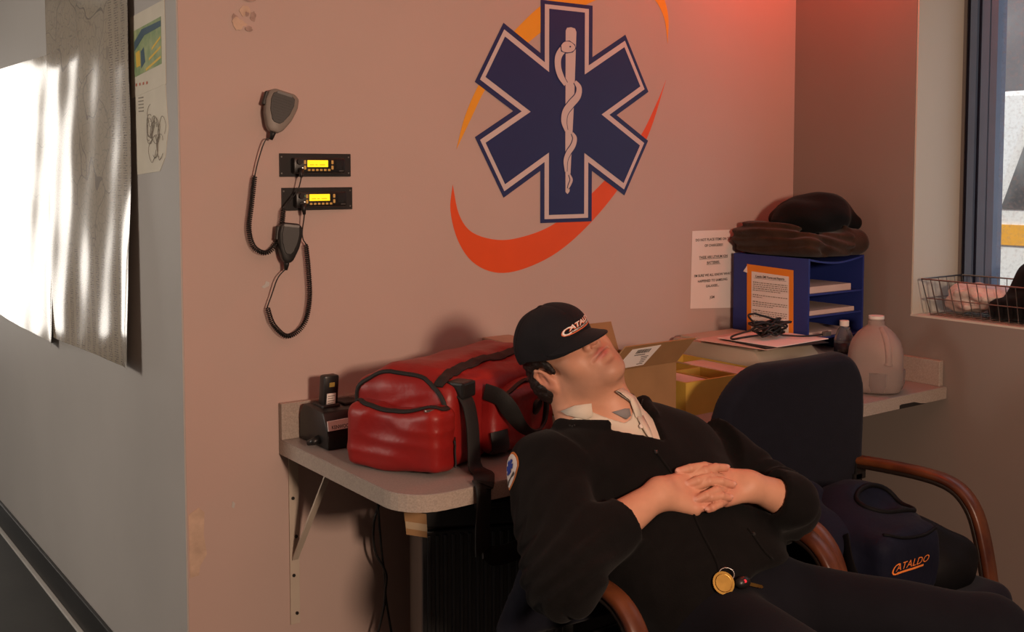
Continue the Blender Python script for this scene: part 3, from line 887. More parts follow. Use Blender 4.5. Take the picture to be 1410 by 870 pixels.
# carrying handle drooping across the front pocket
ps = [bl(.205, .0, .172), bl(.205, -.045, .16), bl(.225, -.062, .125), bl(.275, -.068, .075), bl(.335, -.07, .048), bl(.385, -.07, .06), bl(.41, -.066, .105), bl(.42, -.055, .15), bl(.43, -.02, .185)]
p = resample(crom(ps, 8), .010)[0]
MB().sweep(p, np.tile(be2 * -.6 + V(0, 0, .8), (len(p), 1)), np.interp(np.linspace(0, 1, len(p)), [0, .2, .45, .8, 1], [.04, .045, .024, .016, .016]), .007).build('carry_handle', M['strap'], bag, smooth=True, auto=50)
c_ = snap(bag_front, [bl(.395, -.04, .105)], .0)[0]; g_ = nrm(grad(bag_front, c_[None])[0])
MB().tube([c_ - g_ * .004, c_ + g_ * .005, c_ + g_ * .007], [.022, .022, .017], 20).build('round_badge', M['vinyl_black'], bag, smooth=True, auto=40)
a = MB(); zc = bl(.0, .03, .160); a.box(zc - V(.012, .004, .002), zc + V(.012, .004, .003), .001); a.build('zipper_pull', M['pin'], bag)

# ================================================================== BOXES ON THE COUNTER
fb = thing('file_box', 'low tan file box behind the sleeping head against rose wall', 'box', (1.0, -.11, CT))
M['tan'] = mat('tan_card', (.40, .30, .22), .7, var=.08)
MB().box((.900, -.19, CT), (.985, -.03, CT + .205), .003).build('carton', M['tan'], fb)
MB().box((.895, -.20, CT + .195), (.995, -.025, CT + .218), .003).build('lid', M['tan'], fb)
cbx = thing('cardboard_box', 'open brown cardboard box with raised flaps and shipping label, right of the cap', 'box', (1.15, -.33, CT))
bx0, bx1, by0, by1, bz1 = 1.015, 1.285, -.45, -.20, CT + .165
a = MB(); T_ = .004
a.box((bx0, by0, CT), (bx1, by0 + T_, bz1)); a.box((bx0, by1 - T_, CT), (bx1, by1, bz1))
a.box((bx0, by0 + T_, CT), (bx0 + T_, by1 - T_, bz1)); a.box((bx1 - T_, by0 + T_, CT), (bx1, by1 - T_, bz1)); a.box((bx0, by0, CT + .0005), (bx1, by1, CT + .005))
a.build('carton', M['card'], cbx)
def flap(p0, p1, up, name='flap', inset=.006):
    p0, p1, up = V(*p0), V(*p1), V(*up)
    e = nrm(p1 - p0); n = nrm(np.cross(e, up))
    q = [p0 + e * 0, p1, p1 + up - e * inset, p0 + up + e * inset]
    vs = [x + n * s * .002 for s in (-1, 1) for x in q]
    return link(name, vs, [[0, 1, 2, 3][::-1], [4, 5, 6, 7], [0, 1, 5, 4], [1, 2, 6, 5], [2, 3, 7, 6], [3, 0, 4, 7]], M['card'], cbx)
fu = V(.030, -.045, .072)
flap((bx0, by0, bz1), (bx1, by0, bz1), fu, inset=.0)
flap((bx1, by1, bz1), (bx0, by1, bz1), (.0, .03, .085))
flap((bx0, by1, bz1), (bx0, by0, bz1), (-.055, 0, .085), inset=.02)
flap((bx1, by0, bz1), (bx1, by1, bz1), (.075, 0, -.02), inset=.02)
fn_ = nrm(np.cross(V(1, 0, 0), fu)); fn_ = fn_ if fn_[1] < 0 else -fn_
fuu = nrm(fu - V(1, 0, 0) * 0)
o_ = V(bx0 + .025, by0, bz1) + fn_ * .0026
MB().prism([(0, .006), (.105, .010), (.115, .082), (.01, .078)], o_, (1, 0, 0), fuu, fn_, .0008).build('shipping_label', M['paper'], cbx, label='white shipping label with barcode')
a = MB(); o2_ = o_ + fn_ * .0011
x = .034
for k in range(14):
    wv = random.choice((.0014, .0022, .003)); a.prism([(x, .060), (x + wv, .060), (x + wv, .074), (x, .074)], o2_, (1, 0, 0), fuu, fn_, .0002); x += wv + random.choice((.0012, .002))
for k in range(9): a.prism([(.036 + k * .0045, .052), (.039 + k * .0045, .052), (.039 + k * .0045, .056), (.036 + k * .0045, .056)], o2_, (1, 0, 0), fuu, fn_, .0002)
for k in range(5):
    l_ = random.uniform(.018, .035); a.prism([(.095 - l_, .016 + k * .007), (.095, .016 + k * .007), (.095, .0185 + k * .007), (.095 - l_, .0185 + k * .007)], o2_, (1, 0, 0), fuu, fn_, .0002)
a.build('barcode', M['ink'], cbx)

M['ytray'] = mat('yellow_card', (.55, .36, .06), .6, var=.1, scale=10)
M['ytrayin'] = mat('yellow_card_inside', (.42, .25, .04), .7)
ty = thing('sorting_tray', 'yellow open compartment tray of papers between cardboard box and printer', 'tray', (1.5, -.3, CT))
tx0, tx1, ty0, ty1, tz = 1.315, 1.665, -.46, -.10, CT + .10
a = MB()
a.box((tx0, ty0, CT), (tx1, ty0 + .008, tz)); a.box((tx0, ty1 - .008, CT), (tx1, ty1, tz)); a.box((tx0, ty0 + .008, CT), (tx0 + .008, ty1 - .008, tz)); a.box((tx1 - .008, ty0 + .008, CT), (tx1, ty1 - .008, tz))
a.box((tx0 + .008, ty0 + .008, CT), (tx1 - .008, ty1 - .008, CT + .006)); a.build('tray_shell', M['ytray'], ty)
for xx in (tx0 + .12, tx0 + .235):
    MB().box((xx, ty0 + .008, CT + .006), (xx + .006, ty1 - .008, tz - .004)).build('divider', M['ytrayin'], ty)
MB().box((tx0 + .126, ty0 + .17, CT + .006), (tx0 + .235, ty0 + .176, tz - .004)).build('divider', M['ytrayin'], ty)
M['pinkpaper'] = mat('pinkish_paper', (.62, .45, .38), .7, var=.1)
def stack(name, lo, hi, m, label, cat, rot=0, group=None):
    c = (V(*lo) + V(*hi)) / 2
    ca, sa = math.cos(rot), math.sin(rot)
    def R_(p):
        d = p - c
        return c + V(d[0] * ca - d[1] * sa, d[0] * sa + d[1] * ca, d[2])
    o = MB().box(lo, hi, .0008, M=R_, seg=1).build(name, m)
    return tag(o, label, cat, group)
stack('form_stack', (tx0 + .012, ty0 + .012, CT + .0065), (tx0 + .115, ty0 + .26, tz - .006), M['pinkpaper'], 'pinkish forms in left compartment of yellow tray', 'papers')
stack('form_stack', (tx0 + .245, ty0 + .012, CT + .0065), (tx0 + .338, ty0 + .26, tz - .003), M['pinkpaper'], 'pinkish forms in right compartment of yellow tray, next to printer', 'papers')
mk = thing('marker_pen', 'grey marker with red end lying across the yellow tray', 'pen', (tx0 + .14, -.135, tz))
MB().tube([(tx0 + .045, -.160, tz + .008), (tx0 + .235, -.125, tz + .008)], .008, 10).build('barrel', M['badge'], mk, smooth=True, auto=40)
MB().tube([(tx0 + .028, -.163, tz + .008), (tx0 + .045, -.160, tz + .008)], .0085, 10).build('cap', mat('red_glow_end', (.6, .02, .02), .3, emit=(1, .03, .03), estr=.8), mk, smooth=True, auto=40, label='bright red end')

M['beige'] = mat('beige_plastic', (.42, .36, .28), .5, var=.05)
pr_ = thing('printer', 'beige desktop printer under papers in front of blue organizer', 'printer', (1.75, -.25, CT))
a = MB(); a.prism([(0, 0), (.42, 0), (.42, .10), (.36, .15), (.0, .15)], (1.675, -.035, CT), (0, -1, 0), (0, 0, 1), (1, 0, 0), .285, .012); a.build('housing', M['beige'], pr_, smooth=True, auto=35)
MB().box((1.69, -.40, CT + .147), (1.945, -.06, CT + .158), .004).build('lid', M['beige'], pr_)
MB().box((1.70, -.461, CT + .03), (1.93, -.45, CT + .075), .003).build('paper_slot', M['knob'], pr_, label='dark paper slot')
pz = CT + .1585
prs = [(1.66, -.44, 1.93, -.16, .1, M['pinkpaper'], 'pink-tinted sheet lowest in the papers on printer'), (1.69, -.47, 1.95, -.24, -.15, M['blackmetal'], 'black folder sticking out among papers on printer'),
       (1.70, -.46, 1.97, -.22, .05, M['paper'], 'white sheet on top of the black folder on printer')]
for k, (a0, b0, a1, b1, r_, m_, l_) in enumerate(prs):
    stack('loose_sheet', (a0, b0, pz + .004 * k), (a1, b1, pz + .004 * k + .0025), m_, l_, 'paper', r_)
# tangled black charging cable
pts = []
for k in range(130):
    q = k / 129
    an = k * .42
    rr = .045 + .022 * math.sin(k * .9) + .012 * math.sin(2.3 * k)
    pts.append((1.83 + rr * 1.0 * math.cos(an) + .012 * math.sin(k), -.33 + rr * .6 * math.sin(an), pz + .022 + .045 * (.5 + .5 * math.sin(an * 1.31 + 1)) * (1 - .3 * q)))
tail = [(1.74, -.36, pz + .03), (1.68, -.36, pz + .03), (1.655, -.33, pz + .022), (1.69, -.30, pz + .026), (1.76, -.33, pz + .05), (1.76, -.30, pz + .085), (1.79, -.3, pz + .09)]
tail2 = [(1.86, -.36, pz + .02), (1.90, -.40, pz + .018), (1.95, -.42, pz + .018), (1.985, -.43, pz + .022)]
tc_ = thing('cable_bundle', 'tangled black cable bundle heaped on papers over printer', 'cable', (1.83, -.33, pz + .014))
MB().tube(np.vstack([crom(tail, 6), crom(pts, 3), crom(tail2, 6)]), .0035, 6).build('cord', M['cord'], tc_, smooth=True)
MB().box((1.975, -.442, pz + .014), (2.005, -.424, pz + .03), .003).build('connector', M['badge'], tc_)

# ================================================================== BLUE ORGANIZER
M['blue'] = mat('blue_board', (.018, .034, .20), .55, var=.12, scale=6)
M['blue_in'] = mat('blue_board_inside', (.010, .016, .085), .6)
ox0, ox1, oy0, oy1, oz1 = 1.985, 2.285, -.36, -.03, 1.222
og = thing('literature_organizer', 'royal blue literature organizer with shelves in room corner', 'organizer', (2.13, -.2, CT))
a = MB(); tt = .008
a.box((ox0, oy0, CT), (ox0 + tt, oy1, oz1)); a.box((ox1 - tt, oy0, CT), (ox1, oy1, oz1)); a.box((ox0 + tt, oy1 - tt, CT), (ox1 - tt, oy1, oz1)); a.box((ox0 + tt, oy0, CT), (ox1 - tt, oy1 - tt, CT + tt))
a.build('case', M['blue'], og)
zs = [CT + .015 + .0745 * k + .058 for k in range(5)]
for z in zs[:4]:
    MB().box((ox0 + tt, oy0 + .002, z), (ox1 - tt, oy1 - tt, z + .006)).build('shelf', M['blue'], og)
def sag(a, b): return (ox0 + tt + (ox1 - ox0 - 2 * tt) * a, oy0 + .001 + (oy1 - oy0 - .012) * b, oz1 - .004 - .016 * math.sin(PI * a) * (1 - .5 * b))
solid(MB().grid(sag, 16, 8).build('top_panel', M['blue'], og, label='sagging top panel'), .006)
places = ['lowest', 'second lowest', 'second highest', 'highest']
for k, z in enumerate(zs[:4]):
    stack('form_stack', (ox0 + .02, oy0 + .012, z + .0065), (ox1 - .035 - .02 * (k % 2), oy1 - .05, z + .016 + .004 * (k % 2) + .003 * k), M['pinkpaper'], 'forms lying on the %s shelf with papers in the blue organizer' % places[k], 'papers', 0, 'forms in the organizer')
M['orangecard'] = mat('orange_card', (.80, .25, .02), .6, var=.05)
nb = thing('framed_notice', 'printed notice with orange border on side of blue organizer', 'notice', (ox0 - .002, -.2, .88))
ey_ = V(0, -1, 0)
MB().prism([(0, .008), (.205, 0), (.200, .295), (-.004, .302)], (ox0 - .0005, -.098, .885), ey_, (0, 0, 1), (-1, 0, 0), .0015).build('border', M['orangecard'], nb, label='orange card border')
MB().prism([(.02, .032), (.186, .026), (.182, .272), (.018, .278)], (ox0 - .0022, -.098, .885), ey_, (0, 0, 1), (-1, 0, 0), .0006).build('sheet', M['paper'], nb)
xs = ox0 - .0034
text_on('heading', 'Cataldo EMS Forms and Reports', .0118, (xs, -.098 - .10, 1.143), ey_, (0, 0, 1), M['ink'], nb, align='CENTER', bold=.00025, sx=.82)
MB().box((xs - .0002, -.098 - .172, 1.1395), (xs, -.098 - .03, 1.1403)).build('underline', M['ink'], nb)
# paragraphs too small to read are ruled as fine strokes
a = MB(); z = 1.124
for blk in (5, 2, 3, 4, 4, 5):
    for k in range(blk):
        y = .026; end = .178 if k < blk - 1 else random.uniform(.06, .15)
        while y < end:
            wl = random.uniform(.004, .013)
            a.prism([(y, 0), (min(y + wl, end), 0), (min(y + wl, end), .0028 if k or y > .05 else .0040), (y, .0028 if k or y > .05 else .0040)], (xs, -.098, z), ey_, (0, 0, 1), (-1, 0, 0), .0002)
            y += wl + .003
        z -= .0068
    z -= .010
a.build('small_print', M['ink_soft'], nb)
MB().prism([(0, 0), (.018, -.004), (.016, .02)], (ox0 - .002, -.078, 1.16), ey_, (0, 0, 1), (-1, 0, 0), .001).build('torn_corner', M['paper'], nb)

# garments on top of it
M['brown'] = mat('brown_cloth', (.050, .026, .016), .85, var=.4, scale=20, bump=.4, bscale=60, sheen=.1)
M['blackcloth'] = mat('black_cloth', (.0055, .0055, .0058), .9, var=.3, bump=.4, bscale=80, sheen=.05)
def f_brown(P):
    d = rb(P, (2.135, -.20, oz1 + .038), (.145, .165, .038), .03)
    d = smn(d, rc(P, (1.995, -.06, oz1 + .05), (2.02, -.34, oz1 + .045), .034, .026), .03)
    d = smn(d, rc(P, (2.10, -.345, oz1 + .035), (2.265, -.34, oz1 + .05), .03, .042), .03)
    d = smn(d, el(P, (2.02, -.15, oz1 + .075), (.07, .13, .045)), .03)
    d = smn(d, rc(P, (2.20, -.34, oz1 + .07), (2.29, -.335, oz1 + .04), .025, .03), .02)
    d = d + .006 * np.sin(P[:, 2] * 190 + P[:, 0] * 38 + 3 * np.sin(P[:, 1] * 9 + P[:, 0] * 14)) * (P[:, 0] < 2.2) + wav(P, .004, [(40, 30, 20, 0), (25, -40, 50, 2)])
    return np.maximum(d, oz1 + .001 - P[:, 2])
tag(sdf_obj('folded_jacket', f_brown, (1.94, -.41, oz1 - .01), (2.335, -.005, oz1 + .15), .006, M['brown']), 'folded brown jacket lying on top of blue organizer', 'jacket')
def f_blk(P):
    d = el(P, (2.165, -.22, oz1 + .128), (.142, .135, .074))
    d = smn(d, el(P, (2.20, -.24, oz1 + .155), (.085, .09, .058)), .04)
    d = smn(d, rc(P, (2.03, -.20, oz1 + .108), (2.07, -.22, oz1 + .11), .032, .03), .03)
    d = smn(d, rc(P, (2.24, -.26, oz1 + .165), (2.29, -.31, oz1 + .108), .035, .026), .03)
    d = d + wav(P, .006, [(30, 24, 40, 0), (45, -30, 20, 1), (20, 50, -30, 2)])
    return np.maximum(d, f_brown(P) * -1 + .001)
tag(sdf_obj('bundled_coat', f_blk, (1.95, -.40, oz1 + .05), (2.335, -.02, oz1 + .27), .006, M['blackcloth']), 'bundled black coat heaped on the folded brown jacket', 'coat')

# ================================================================== JUG AND BOTTLE
M['hdpe'] = mat('milky_jug', (.80, .68, .62), .38, var=.05, trans=.75, ior=1.12, spec=.4)
M['water'] = mat('jug_water', (.42, .35, .33), .2, trans=.5, ior=1.1)
jx, jy = 2.085, -.555
jg = thing('water_jug', 'translucent plastic gallon jug part full of water near counter edge', 'jug', (jx, jy, CT))
def jsq(x, y, r, t):
    k = 1 / (abs(math.cos(t)) ** 3.2 + abs(math.sin(t)) ** 3.2) ** (1 / 3.2)
    b = min(1, max(0, (r - .025) / .05))
    return x * (1 + (k - 1) * b), y * (1 + (k - 1) * b)
prof = [(.0, .0), (.055, .0), (.069, .008), (.0745, .03), (.0755, .07), (.0755, .12), (.073, .145), (.066, .17), (.052, .195), (.036, .213), (.025, .222), (.0225, .226), (.0225, .236), (.0205, .238), (.0205, .246), (.0, .246)]
prof = [(r * 1.14, z * .965) for r, z in prof]
a = MB(); a.lathe(prof, (jx, jy, CT), 40, jsq)
ca_, sa_ = math.cos(.6), math.sin(.6)
a.v = [(jx + (v[0] - jx) * ca_ - (v[1] - jy) * sa_, jy + (v[0] - jx) * sa_ + (v[1] - jy) * ca_, v[2]) for v in a.v]
a.build('bottle_shell', M['hdpe'], jg, smooth=True, auto=50)
MB().lathe([(0, .002), (.054, .002), (.074, .009), (.0815, .03), (.0825, .072), (0, .072)], (jx, jy, CT), 40, jsq).build('water_fill', M['water'], jg, smooth=True, auto=40, label='water filling lower third')
hp = crom([V(jx - .014, jy - .028, CT + .206), V(jx - .030, jy - .056, CT + .185), V(jx - .042, jy - .075, CT + .15), V(jx - .045, jy - .080, CT + .115), V(jx - .044, jy - .078, CT + .10)], 6)
MB().tube(hp, [.0105] * (len(hp) - 4) + [.011, .012, .014, .014], 12).build('handle', M['hdpe'], jg, smooth=True)
M['capw'] = mat('white_cap', (.75, .68, .62), .4)
MB().tube([(jx, jy, CT + .236), (jx, jy, CT + .246)], .0245, 20).build('cap', M['capw'], jg, smooth=True, auto=40)
bx_, by_ = 2.10, -.42
M['pet'] = mat('clear_plastic', (.85, .85, .88), .08, trans=.92, ior=1.25, var=.0, spec=.6)
M['labelb'] = mat('black_label', (.012, .013, .02), .4)
M['labelblue'] = mat('blue_label_band', (.03, .12, .35), .4)
wbt = thing('water_bottle', 'clear plastic water bottle with black label behind the big jug', 'bottle', (bx_, by_, CT))
MB().lathe([(0, 0), (.026, 0), (.031, .006), (.032, .03), (.030, .05), (.032, .07), (.032, .145), (.030, .16), (.022, .18), (.0135, .193), (.0135, .2), (0, .2)], (bx_, by_, CT), 28).build('bottle_shell', M['pet'], wbt, smooth=True, auto=60)
MB().lathe([(.0326, .075), (.0326, .14)], (bx_, by_, CT), 28).build('wrap_label', M['labelb'], wbt, smooth=True)
MB().lathe([(.033, .084), (.033, .104)], (bx_, by_, CT), 28).build('label_band', M['labelblue'], wbt, smooth=True, label='blue band')
vs, fs = text_geo('aquafina', .013, .0004, align='CENTER')
a0 = math.atan2(-2.68 - by_, -.94 - bx_)
link('label_lettering', [(bx_ + .0332 * math.cos(a0 + x / .0332), by_ + .0332 * math.sin(a0 + x / .0332), CT + .113 + y) for x, y in vs], fs, M['badge'], wbt)
MB().lathe([(0.0155, .196), (.0155, .213), (.0145, .214), (0, .214)], (bx_, by_, CT), 24).build('cap', M['capw'], wbt, smooth=True, auto=40)

# ================================================================== WIRE BASKET ON THE SILL
M['wire'] = mat('chromed_wire', (.35, .33, .31), .3, 1.0)
bk = thing('wire_basket', 'chrome wire basket on window sill holding bag and dark cloth', 'basket', (2.46, -.9, 1.026))
wx0, wx1, wy0, wy1, wz0, wz1 = 2.365, 2.575, -1.25, -.57, 1.030, 1.150
ox_ = .022
a = MB()
rim = [(wx0 - ox_, wy1 + ox_, wz1), (wx1 + ox_ * .5, wy1 + ox_, wz1), (wx1 + ox_ * .5, wy0 - ox_, wz1), (wx0 - ox_, wy0 - ox_, wz1)]
def seg(p, q, r=.0016): a.tube([p, q], r, 6)
for i in range(4): seg(rim[i], rim[(i + 1) % 4], .0028)
a.build('rim', M['wire'], bk)
a = MB()
nw = 22
for k in range(nw + 1):
    y0_ = wy0 + (wy1 - wy0) * k / nw; y1_ = wy0 - ox_ + (wy1 - wy0 + 2 * ox_) * k / nw
    seg((wx0, y0_, wz0), (wx0 - ox_, y1_, wz1)); seg((wx1, y0_, wz0), (wx1 + ox_ * .5, y1_, wz1)); seg((wx0, y0_, wz0), (wx1, y0_, wz0))
for k in range(6):
    x0_ = wx0 + (wx1 - wx0) * k / 5; x1_ = wx0 - ox_ + (wx1 - wx0 + 1.5 * ox_) * k / 5
    seg((x0_, wy1, wz0), (x1_, wy1 + ox_, wz1)); seg((x0_, wy0, wz0), (x1_, wy0 - ox_, wz1)); seg((x0_, wy0, wz0), (x0_, wy1, wz0))
for zz_ in (wz0, wz0 + .055):
    f_ = (zz_ - wz0) / (wz1 - wz0) * ox_
    q = [(wx0 - f_, wy1 + f_, zz_), (wx1 + f_ * .5, wy1 + f_, zz_), (wx1 + f_ * .5, wy0 - f_, zz_), (wx0 - f_, wy0 - f_, zz_)]
    for i in range(4): seg(q[i], q[(i + 1) % 4], .002)
a.build('wire_mesh', M['wire'], bk)
M['plasticbag'] = mat('crinkled_plastic', (.62, .52, .46), .35, var=.2, scale=30, bump=.6, bscale=40, bdist=.01)
def f_pb(P):
    d = el(P, (2.47, -.70, 1.10), (.075, .12, .035)); d = smn(d, el(P, (2.46, -.645, 1.068), (.05, .08, .03)), .03)
    return np.maximum(d + wav(P, .010, [(60, 40, 50, 0), (40, -70, 30, 1), (90, 20, -60, 2)]), 1.033 - P[:, 2])
tag(sdf_obj('plastic_bag', f_pb, (2.37, -.93, 1.02), (2.57, -.58, 1.17), .006, M['plasticbag']), 'crumpled pale plastic bag lying in wire basket', 'bag')
def f_dk(P):
    d = rb(P, (2.47, -.97, 1.07), (.085, .22, .035), .03)
    d = smn(d, el(P, (2.46, -.93, 1.125), (.082, .13, .125)), .04)
    d = d + wav(P, .006, [(40, 30, 50, 0), (30, -40, 30, 1)])
    return np.maximum(np.maximum(d, 1.033 - P[:, 2]), .002 - f_pb(P))
tag(sdf_obj('dark_cloth', f_dk, (2.37, -1.22, 1.02), (2.57, -.62, 1.28), .007, M['blackcloth']), 'heap of black cloth filling wire basket beside plastic bag', 'cloth')

# ================================================================== OUTSIDE
M['asphalt'] = mat('asphalt', (.10, .10, .10), .9, var=.3, scale=8)
M['vanwhite'] = mat('white_vehicle_paint', (.75, .74, .70), .35, var=.04)
M['vanyellow'] = mat('yellow_stripe', (.80, .38, .04), .4)
M['glassdark'] = mat('vehicle_glass', (.06, .07, .075), .12, var=.5, scale=3, color2=(.22, .24, .24))
M['tyre'] = mat('tyre_rubber', (.02, .02, .02), .7)
M['hub'] = mat('steel_hub', (.45, .44, .42), .35, .6)
M['concrete'] = mat('weathered_concrete', (.20, .205, .205), .85, var=.35, scale=1.2, color2=(.13, .135, .14))
struct('ground_outside', MB().box((XO + .01, -14, -.32), (26, 14, -.22)), M['asphalt'])
vx = 6.2
vn = thing('ambulance', 'white vehicle with yellow stripe parked outside the window', 'vehicle', (vx + 1, -1, -.22))
a = MB(); pf = [(-4.2, .22), (1.55, .22), (1.78, .45), (1.78, .98), (1.66, 1.14), (1.45, 1.24), (1.22, 1.93), (-4.2, 1.93)]
a.prism(pf, (vx, 0, 0), (0, 1, 0), (0, 0, 1), (1, 0, 0), 2.0, .03); a.build('body', M['vanwhite'], vn)
MB().prism([(-4.2, 1.02), (1.70, 1.00), (1.70, 1.14), (-4.2, 1.16)], (vx - .012, 0, 0), (0, 1, 0), (0, 0, 1), (1, 0, 0), .02).build('stripe', M['vanyellow'], vn, label='yellow stripe')
MB().prism([(-.6, 1.25), (1.36, 1.25), (1.17, 1.78), (-.6, 1.78)], (vx - .01, 0, 0), (0, 1, 0), (0, 0, 1), (1, 0, 0), .02).build('left_wall_fill', M['glassdark'], vn)  # dark glass of the vehicle's side window, not a lamp
for wy in (1.05, -2.9):
    wh = MB(); wh.tube([(vx - .02, wy, .17), (vx + .22, wy, .17)], .39, 28); wh.build('wheel', M['tyre'], vn, smooth=True, auto=40)
    MB().tube([(vx - .035, wy, .17), (vx - .01, wy, .17)], .23, 24).build('hubcap', M['hub'], vn)
    ar = [(wy + .50 * math.cos(q), .2 + .50 * math.sin(q)) for q in np.linspace(0, PI, 14)] + [(wy + .43 * math.cos(q), .2 + .43 * math.sin(q)) for q in np.linspace(PI, 0, 14)]
    MB().prism(ar, (vx - .02, 0, 0), (0, 1, 0), (0, 0, 1), (1, 0, 0), .03).build('wheel_arch', M['hub'], vn)
MB().box((vx - .16, .72, 1.2), (vx - .02, .80, 1.42), .02).build('side_mirror', M['vanwhite'], vn)
MB().box((vx - .01, 1.12, 1.90), (vx + .2, 1.3, 2.0), .02).build('signal_lamp', mat('red_lamp', (.5, .03, .02), .3), vn) if False else None
bd = thing('street_building', 'grey weathered building beyond the parked white vehicle', 'building', (15, 0, -.22))
MB().box((15, -12, -.22), (17, 13, 9)).build('facade', M['concrete'], bd)
for k in range(5):
    MB().box((14.94, -9 + 4 * k, 3.6), (15.02, -7 + 4 * k, 5.2)).build('window', M['glassdark'], bd)
wv = thing('parked_van', 'white van standing further off behind the nearer vehicle outside', 'vehicle', (9.6, 3, -.22))
MB().prism([(.6, .1), (5.2, .1), (5.2, 2.3), (1.1, 2.3), (.6, 1.4)], (9.5, 0, 0), (0, 1, 0), (0, 0, 1), (1, 0, 0), 1.9, .05).build('body', M['vanwhite'], wv)
MB().prism([(.8, 1.35), (2.2, 1.35), (2.2, 1.95), (1.1, 1.95)], (9.48, 0, 0), (0, 1, 0), (0, 0, 1), (1, 0, 0), .03).build('left_wall_fill', M['glassdark'], wv)  # side window glass of the farther van, no light source
for wy in (1.5, 4.4): MB().tube([(9.46, wy, .12), (9.7, wy, .12)], .34, 22).build('wheel', M['tyre'], wv, smooth=True, auto=40)

# ================================================================== CHAIRS
M['chairfab'] = mat('dark_navy_upholstery', (.0075, .0082, .015), .85, var=.15, scale=30, bump=.35, bscale=420, sheen=.05)
M['wood'] = mat('worn_wood', (.17, .055, .018), .35, var=.5, scale=9, color2=(.045, .011, .008), spec=.5)
M['wood_edge'] = mat('dark_wood_edge', (.02, .012, .009), .45)
M['steel_dark'] = mat('dark_steel', (.02, .02, .02), .4, .5)
def chair(label, low, loc):
    c = thing('office_armchair', label, 'chair', (0, 0, 0), 'wooden-armed chairs')
    def f_seat(P):
        d = rb(P, (0, -.055, .405), (.262, .255, .050), .045)
        d = smx(d, -(sp(P, (0, -.03, 1.36), .915)), .03)
        return d
    sdf_obj('seat', f_seat, (-.29, -.34, .33), (.29, .22, .48), .009, M['chairfab'], c, world=False)
    H = .74 if low else 1.0
    y0b, y1b = (.13, .20) if low else (.165, .235)
    ang = math.atan2(y1b - y0b, H - .45)
    R_ = np.array([[1, 0, 0], [0, math.cos(ang), math.sin(ang)], [0, -math.sin(ang), math.cos(ang)]])
    hz = (H - .47) / 2
    ctr = V(0, (y0b + y1b) / 2 + .03, .47 + hz)
    def f_back(P):
        Q = (P - ctr.astype(np.float32)) @ R_.T.astype(np.float32)
        q = Q.copy()
        wd = .322 - .040 * np.clip((Q[:, 2] / hz), -1, 1) - .02 * np.clip(Q[:, 2] / hz - .3, 0, 1)
        q[:, 0] = Q[:, 0] * .29 / wd
        # rounded top corners in outline, soft edge in section
        ax = np.abs(q[:, 0]) - (.29 - .13); az = np.abs(q[:, 2]) - (hz - .13)
        o = np.sqrt(np.maximum(ax, 0) ** 2 + np.maximum(az, 0) ** 2) + np.minimum(np.maximum(ax, az), 0) - .13
        o = np.where(q[:, 2] < -hz * .3, np.maximum(np.abs(q[:, 0]) - .29, np.abs(q[:, 2]) - hz), o)
        yy = np.abs(Q[:, 1] - .25 * q[:, 0] ** 2 + .012) - .034
        k = .026
        a_, b_ = o + k, yy + k
        return np.sqrt(np.maximum(a_, 0) ** 2 + np.maximum(b_, 0) ** 2) + np.minimum(np.maximum(a_, b_), 0) - k
    sdf_obj('backrest', f_back, (-.40, -.02, .42), (.40, .36, H + .06), .009, M['chairfab'], c, world=False)
    for s in (-1, 1):
        x = s * .302
        yr = .15 if low else .235
        pts = [(x, yr, .655), (x, yr * .5, .664), (x, .0, .668), (x, -.075, .662), (x, -.125, .640), (x, -.162, .595), (x, -.185, .53), (x, -.203, .45), (x, -.222, .33), (x, -.24, .18), (x, -.252, .06), (x, -.245, .022), (x, -.21, .012), (x, .0, .012), (x, .24, .012)]
        p = resample(crom(pts, 8), .014)[0]
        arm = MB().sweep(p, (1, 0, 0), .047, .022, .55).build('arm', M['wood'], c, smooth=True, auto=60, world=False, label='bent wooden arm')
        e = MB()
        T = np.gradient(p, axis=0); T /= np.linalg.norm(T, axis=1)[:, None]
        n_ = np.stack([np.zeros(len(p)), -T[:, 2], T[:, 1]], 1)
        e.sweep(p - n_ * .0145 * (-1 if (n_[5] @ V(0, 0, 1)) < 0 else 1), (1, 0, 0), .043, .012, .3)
        e.build('arm_underside', M['wood_edge'], arm, smooth=True, auto=60, world=False, label='dark underside of arm')  # separate darker strip along the underside of the arm
    a = MB(); a.box((-.29, -.16, .335), (.29, -.12, .36), .004); a.box((-.29, .08, .335), (.29, .12, .36), .004)
    a.build('seat_rail', M['steel_dark'], c, world=False)
    for s in (-1, 1):
        a = MB(); a.sweep(crom([(s * .18, .05, .35), (s * .18, .2, .36), (s * .18, y0b + .085, .48), (s * .18, y1b + .06, H - .12)], 6), (1, 0, 0), .03, .006)
        a.build('back_support', M['steel_dark'], c, world=False)
    for s in (-1, 1):
        a = MB(); yr = .15 if low else .235; a.box((s * .302 - .024, yr - .03, .60), (s * .302 + .024, yr, .66), .003); a.box((min(s * .27, s * .31), yr - .03, .58), (max(s * .27, s * .31), yr - .01, .62), .003)
        a.build('arm_mount', M['steel_dark'], c, world=False)
    c.location = loc
    return c
chair('dark navy wooden-armed chair with tall empty back, holding the navy bag', False, (1.475, -.935, 0))
chair('low-backed wooden-armed chair carrying the sleeping man', True, (.80, -.985, 0))

